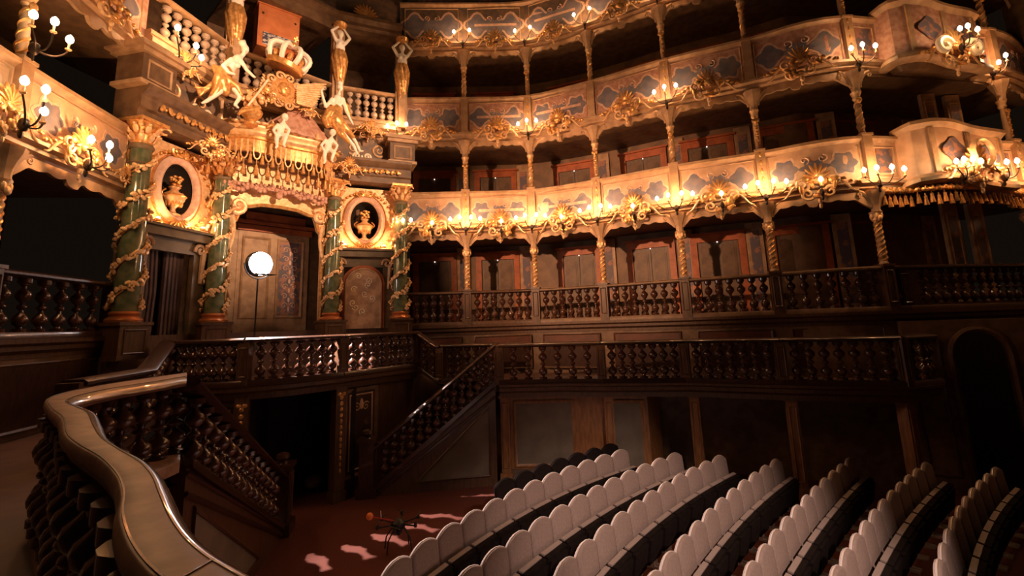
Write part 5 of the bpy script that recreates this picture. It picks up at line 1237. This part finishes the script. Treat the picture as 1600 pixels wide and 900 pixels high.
for (s, off_, z, offs, lab, wt) in ((.36, .72, 4.25, [(-.36, .0), (-.16, .05), (.06, .06), (.26, .02)], 'cluster of candles at the left end of the tasselled balcony', 1.2), (.62, .72, 4.25, [(-.14, .02), (.14, .05)], 'pair of candles at the right end of the tasselled balcony', 1.0),
                                 (.44, .95, 7.10, [(-.22, .04), (.0, .12), (.24, .06)], 'pair of candles before the upper tier bowed balcony', 1.2), (.88, .25, 7.0, [(-.05, -.1), (.2, .10)], 'candle sconce between the upper tier bowed balcony and the stage column', .9), (.97, .28, 4.2, [(-.1, .05), (.15, .1)], 'candle sconce between the tasselled balcony and the stage column', 1.0)):
    p = pt2(s, off_); sconce((p.x, p.y, z), rz67, offs, lab, None, P_T2*wt)
# painted pilasters on the side walls of the last boxes
for z, h in ((T1, 2.5), (4.15, 2.6), (7.0, 2.7)):
    for s in (.66, .84):
        p = pt2(s, -.55); r = thing('trim_pilaster', 'painted pilaster on the last box wall at tier height %.0f' % z, 'pilaster', None, (p.x, p.y, z), rz67-.2, 'structure')
        MB().box((0, 0, h/2), (.34, .10, h)).build('shaft', 'tan', r, False); MB().frame(-.12, .12, .9, h-.2, .03, .025, -.05).build('moulding', 'tan', r); MB().box((0, -.055, h*.6), (.18, .01, h*.55)).build('painted_field', 'damask', r, False)
        r['label'] = 'painted pilaster on the wall of the last %s tier box' % {T1: 'lowest', 4.15: 'middle', 7.0: 'upper'}[z]+(' beside the last door' if s < .7 else ' beside the stage column'); r['group'] = 'pilasters of the last boxes at height %d' % int(z)

# ================================================================== DRONE ON THE CARPET
p = atz(622, 858, FLOOR)
dn = thing('camera_drone', 'black multirotor drone with an orange ball on a boom standing on the red carpet', 'drone', None, (p.x, p.y, FLOOR), .4)
MB().lathe([(.02, .30), (.10, .31), (.12, .35), (.11, .40), (.06, .44), (.02, .45)], 12).build('body', 'black', dn)
MB().box((0, 0, .27), (.10, .08, .07)).ell((0, -.06, .26), (.035, .04, .035), 8, 6).build('camera_unit', 'black', dn)
for k in range(6):
    a = 2*pi*k/6+.2; e = Vector((.34*cos(a), .34*sin(a), .39)); ar = MB().tube([Vector((.08*cos(a), .08*sin(a), .37)), e], .012, 6).build('arm', 'black', dn)
    MB().lathe([(.024, -.02), (.024, .035), (.01, .045)], 8, e).build('motor', 'black', ar)
    MB().box((e.x, e.y, e.z+.05), (.26, .022, .005), a+.9).build('propeller', 'black', ar, False)
for sx in (-1, 1):
    for sy in (-1, 1): MB().tube([Vector((sx*.07, sy*.06, .33)), Vector((sx*.17, sy*.10, .18)), Vector((sx*.19, sy*.12, .0))], .011, 6).build('leg', 'black', dn)
MB().tube([Vector((-.05, 0, .42)), Vector((-.42, -.05, .56))], .010, 6).build('boom', 'red_stick', dn)
MB().ell((-.45, -.055, .575), .055, 14, 10).build('ball', 'orange', dn)
MB().tube([Vector((-.27, -.03, .50)), Vector((-.28, -.03, .62))], .007, 5).build('aerial', 'statue_white', dn)

# ================================================================== HOUSE SPOTLIGHTS (above the stage end, out of the picture)
def spot(loc, aim, watts, size, label, col=(1.0, .58, .34)):
    d = Vector(aim)-Vector(loc); r = thing('house_spotlight', label, 'spotlight', None, loc, 0)
    M = d.to_track_quat('-Z', 'Y').to_matrix()
    MB().lathe([(.10, .02), (.12, .0), (.12, .30), (.06, .36)], 14, (0, 0, 0), M).build('housing', 'black', r); MB().lathe([(.001, .03), (.10, .03), (.10, .035), (.001, .04)], 14, (0, 0, 0), M).build('lens', 'spot_face', r)
    MB().tube([Vector((0, 0, .15)), Vector((0, 0, 1.2))], .02, 6).build('hanger', 'iron', r)
    l = bpy.data.lights.new('spot_beam', 'SPOT'); l.energy = watts; l.color = col; l.spot_size = radians(size); l.spot_blend = .8; l.shadow_soft_size = .12
    lo = bpy.data.objects.new('spot_beam', l); COL.objects.link(lo); lo.parent = r; lo.location = d.normalized()*.04; lo.rotation_euler = d.to_track_quat('-Z', 'Y').to_euler()
spot((5.5, 2.5, 7.2), tuple(RW(0, .8, 6.6)), 7000, 36, 'house spotlight hung over the stage end aimed at the royal crest')
spot((-5.3, 2.2, 5.2), (1.6, 13.0, 4.0), 4200, 42, 'house spotlight on the near middle tier ledge aimed at the far boxes', (1.0, .50, .26))
p = atz(490, 768, FLOOR); r = thing('rounded_stool', 'low rounded stool standing in the dark doorway under the landing', 'stool', None, tuple(p), .3)
MB().lathe([(.02, .12), (.17, .12), (.20, .17), (.19, .25), (.12, .31), (.02, .33)], 16).build('cushion', 'drape', r)
for k in range(4): a = pi/4+k*pi/2; MB().tube([Vector((.13*cos(a), .13*sin(a), .13)), Vector((.15*cos(a), .15*sin(a), 0))], .02, 6).build('leg', 'wood', r)
spot((4.6, -1.2, 5.2), (2.3, 6.9, -1.6), 2600, 32, 'house spotlight over the stage aimed at the lit seat rows', (1.0, .70, .56))
for (i, sgm, z, sc_, lab) in ((2, .40, 4.30, 1.08, 'large gilt foliage cartouche around the candles left of the royal box'), (1, .82, 4.36, 1.0, 'large gilt foliage cartouche beneath the near side gilded column')):
    put_cart(NW, i, sgm, z, .21, i, lab, None, sc_)
for (px, py, aa, sc_, lab) in ((330, 232, 1.0, .75, 'gilt leafy scroll on the left shoulder of the canopy'), (545, 262, .9, .75, 'gilt leafy scroll on the right shoulder of the canopy'), (580, 201, 1.0, .62, 'gilt festoon under the right upper loge balusters beside the seated woman'), (415, 150, 1.05, .7, 'gilt leafy spray between the urn of trophies and the shield'), (484, 176, .98, .48, 'gilt leafy spray under the spread wing of the shield')):
    n_, z_ = RP(px, py, aa); q = RW(n_, aa); r = thing('gilt_leaf_spray', lab, 'ornament', None, (q.x, q.y, z_), RZ, None, sc_); spawn(CART[1], r)
# ---- proscenium wall closing the stage end
pw = [Vector((13.9, 11.9, 0)), Vector((13.6, 9.6, 0)), Vector((13.3, 5.0, 0))]
solo('wall_proscenium', MB().sweep(pw, rect(-.3, 0, FLOOR, 13.0)), 'tan_dark', 'dark brown proscenium wall at the stage end of the house', 'wall', kind='structure')
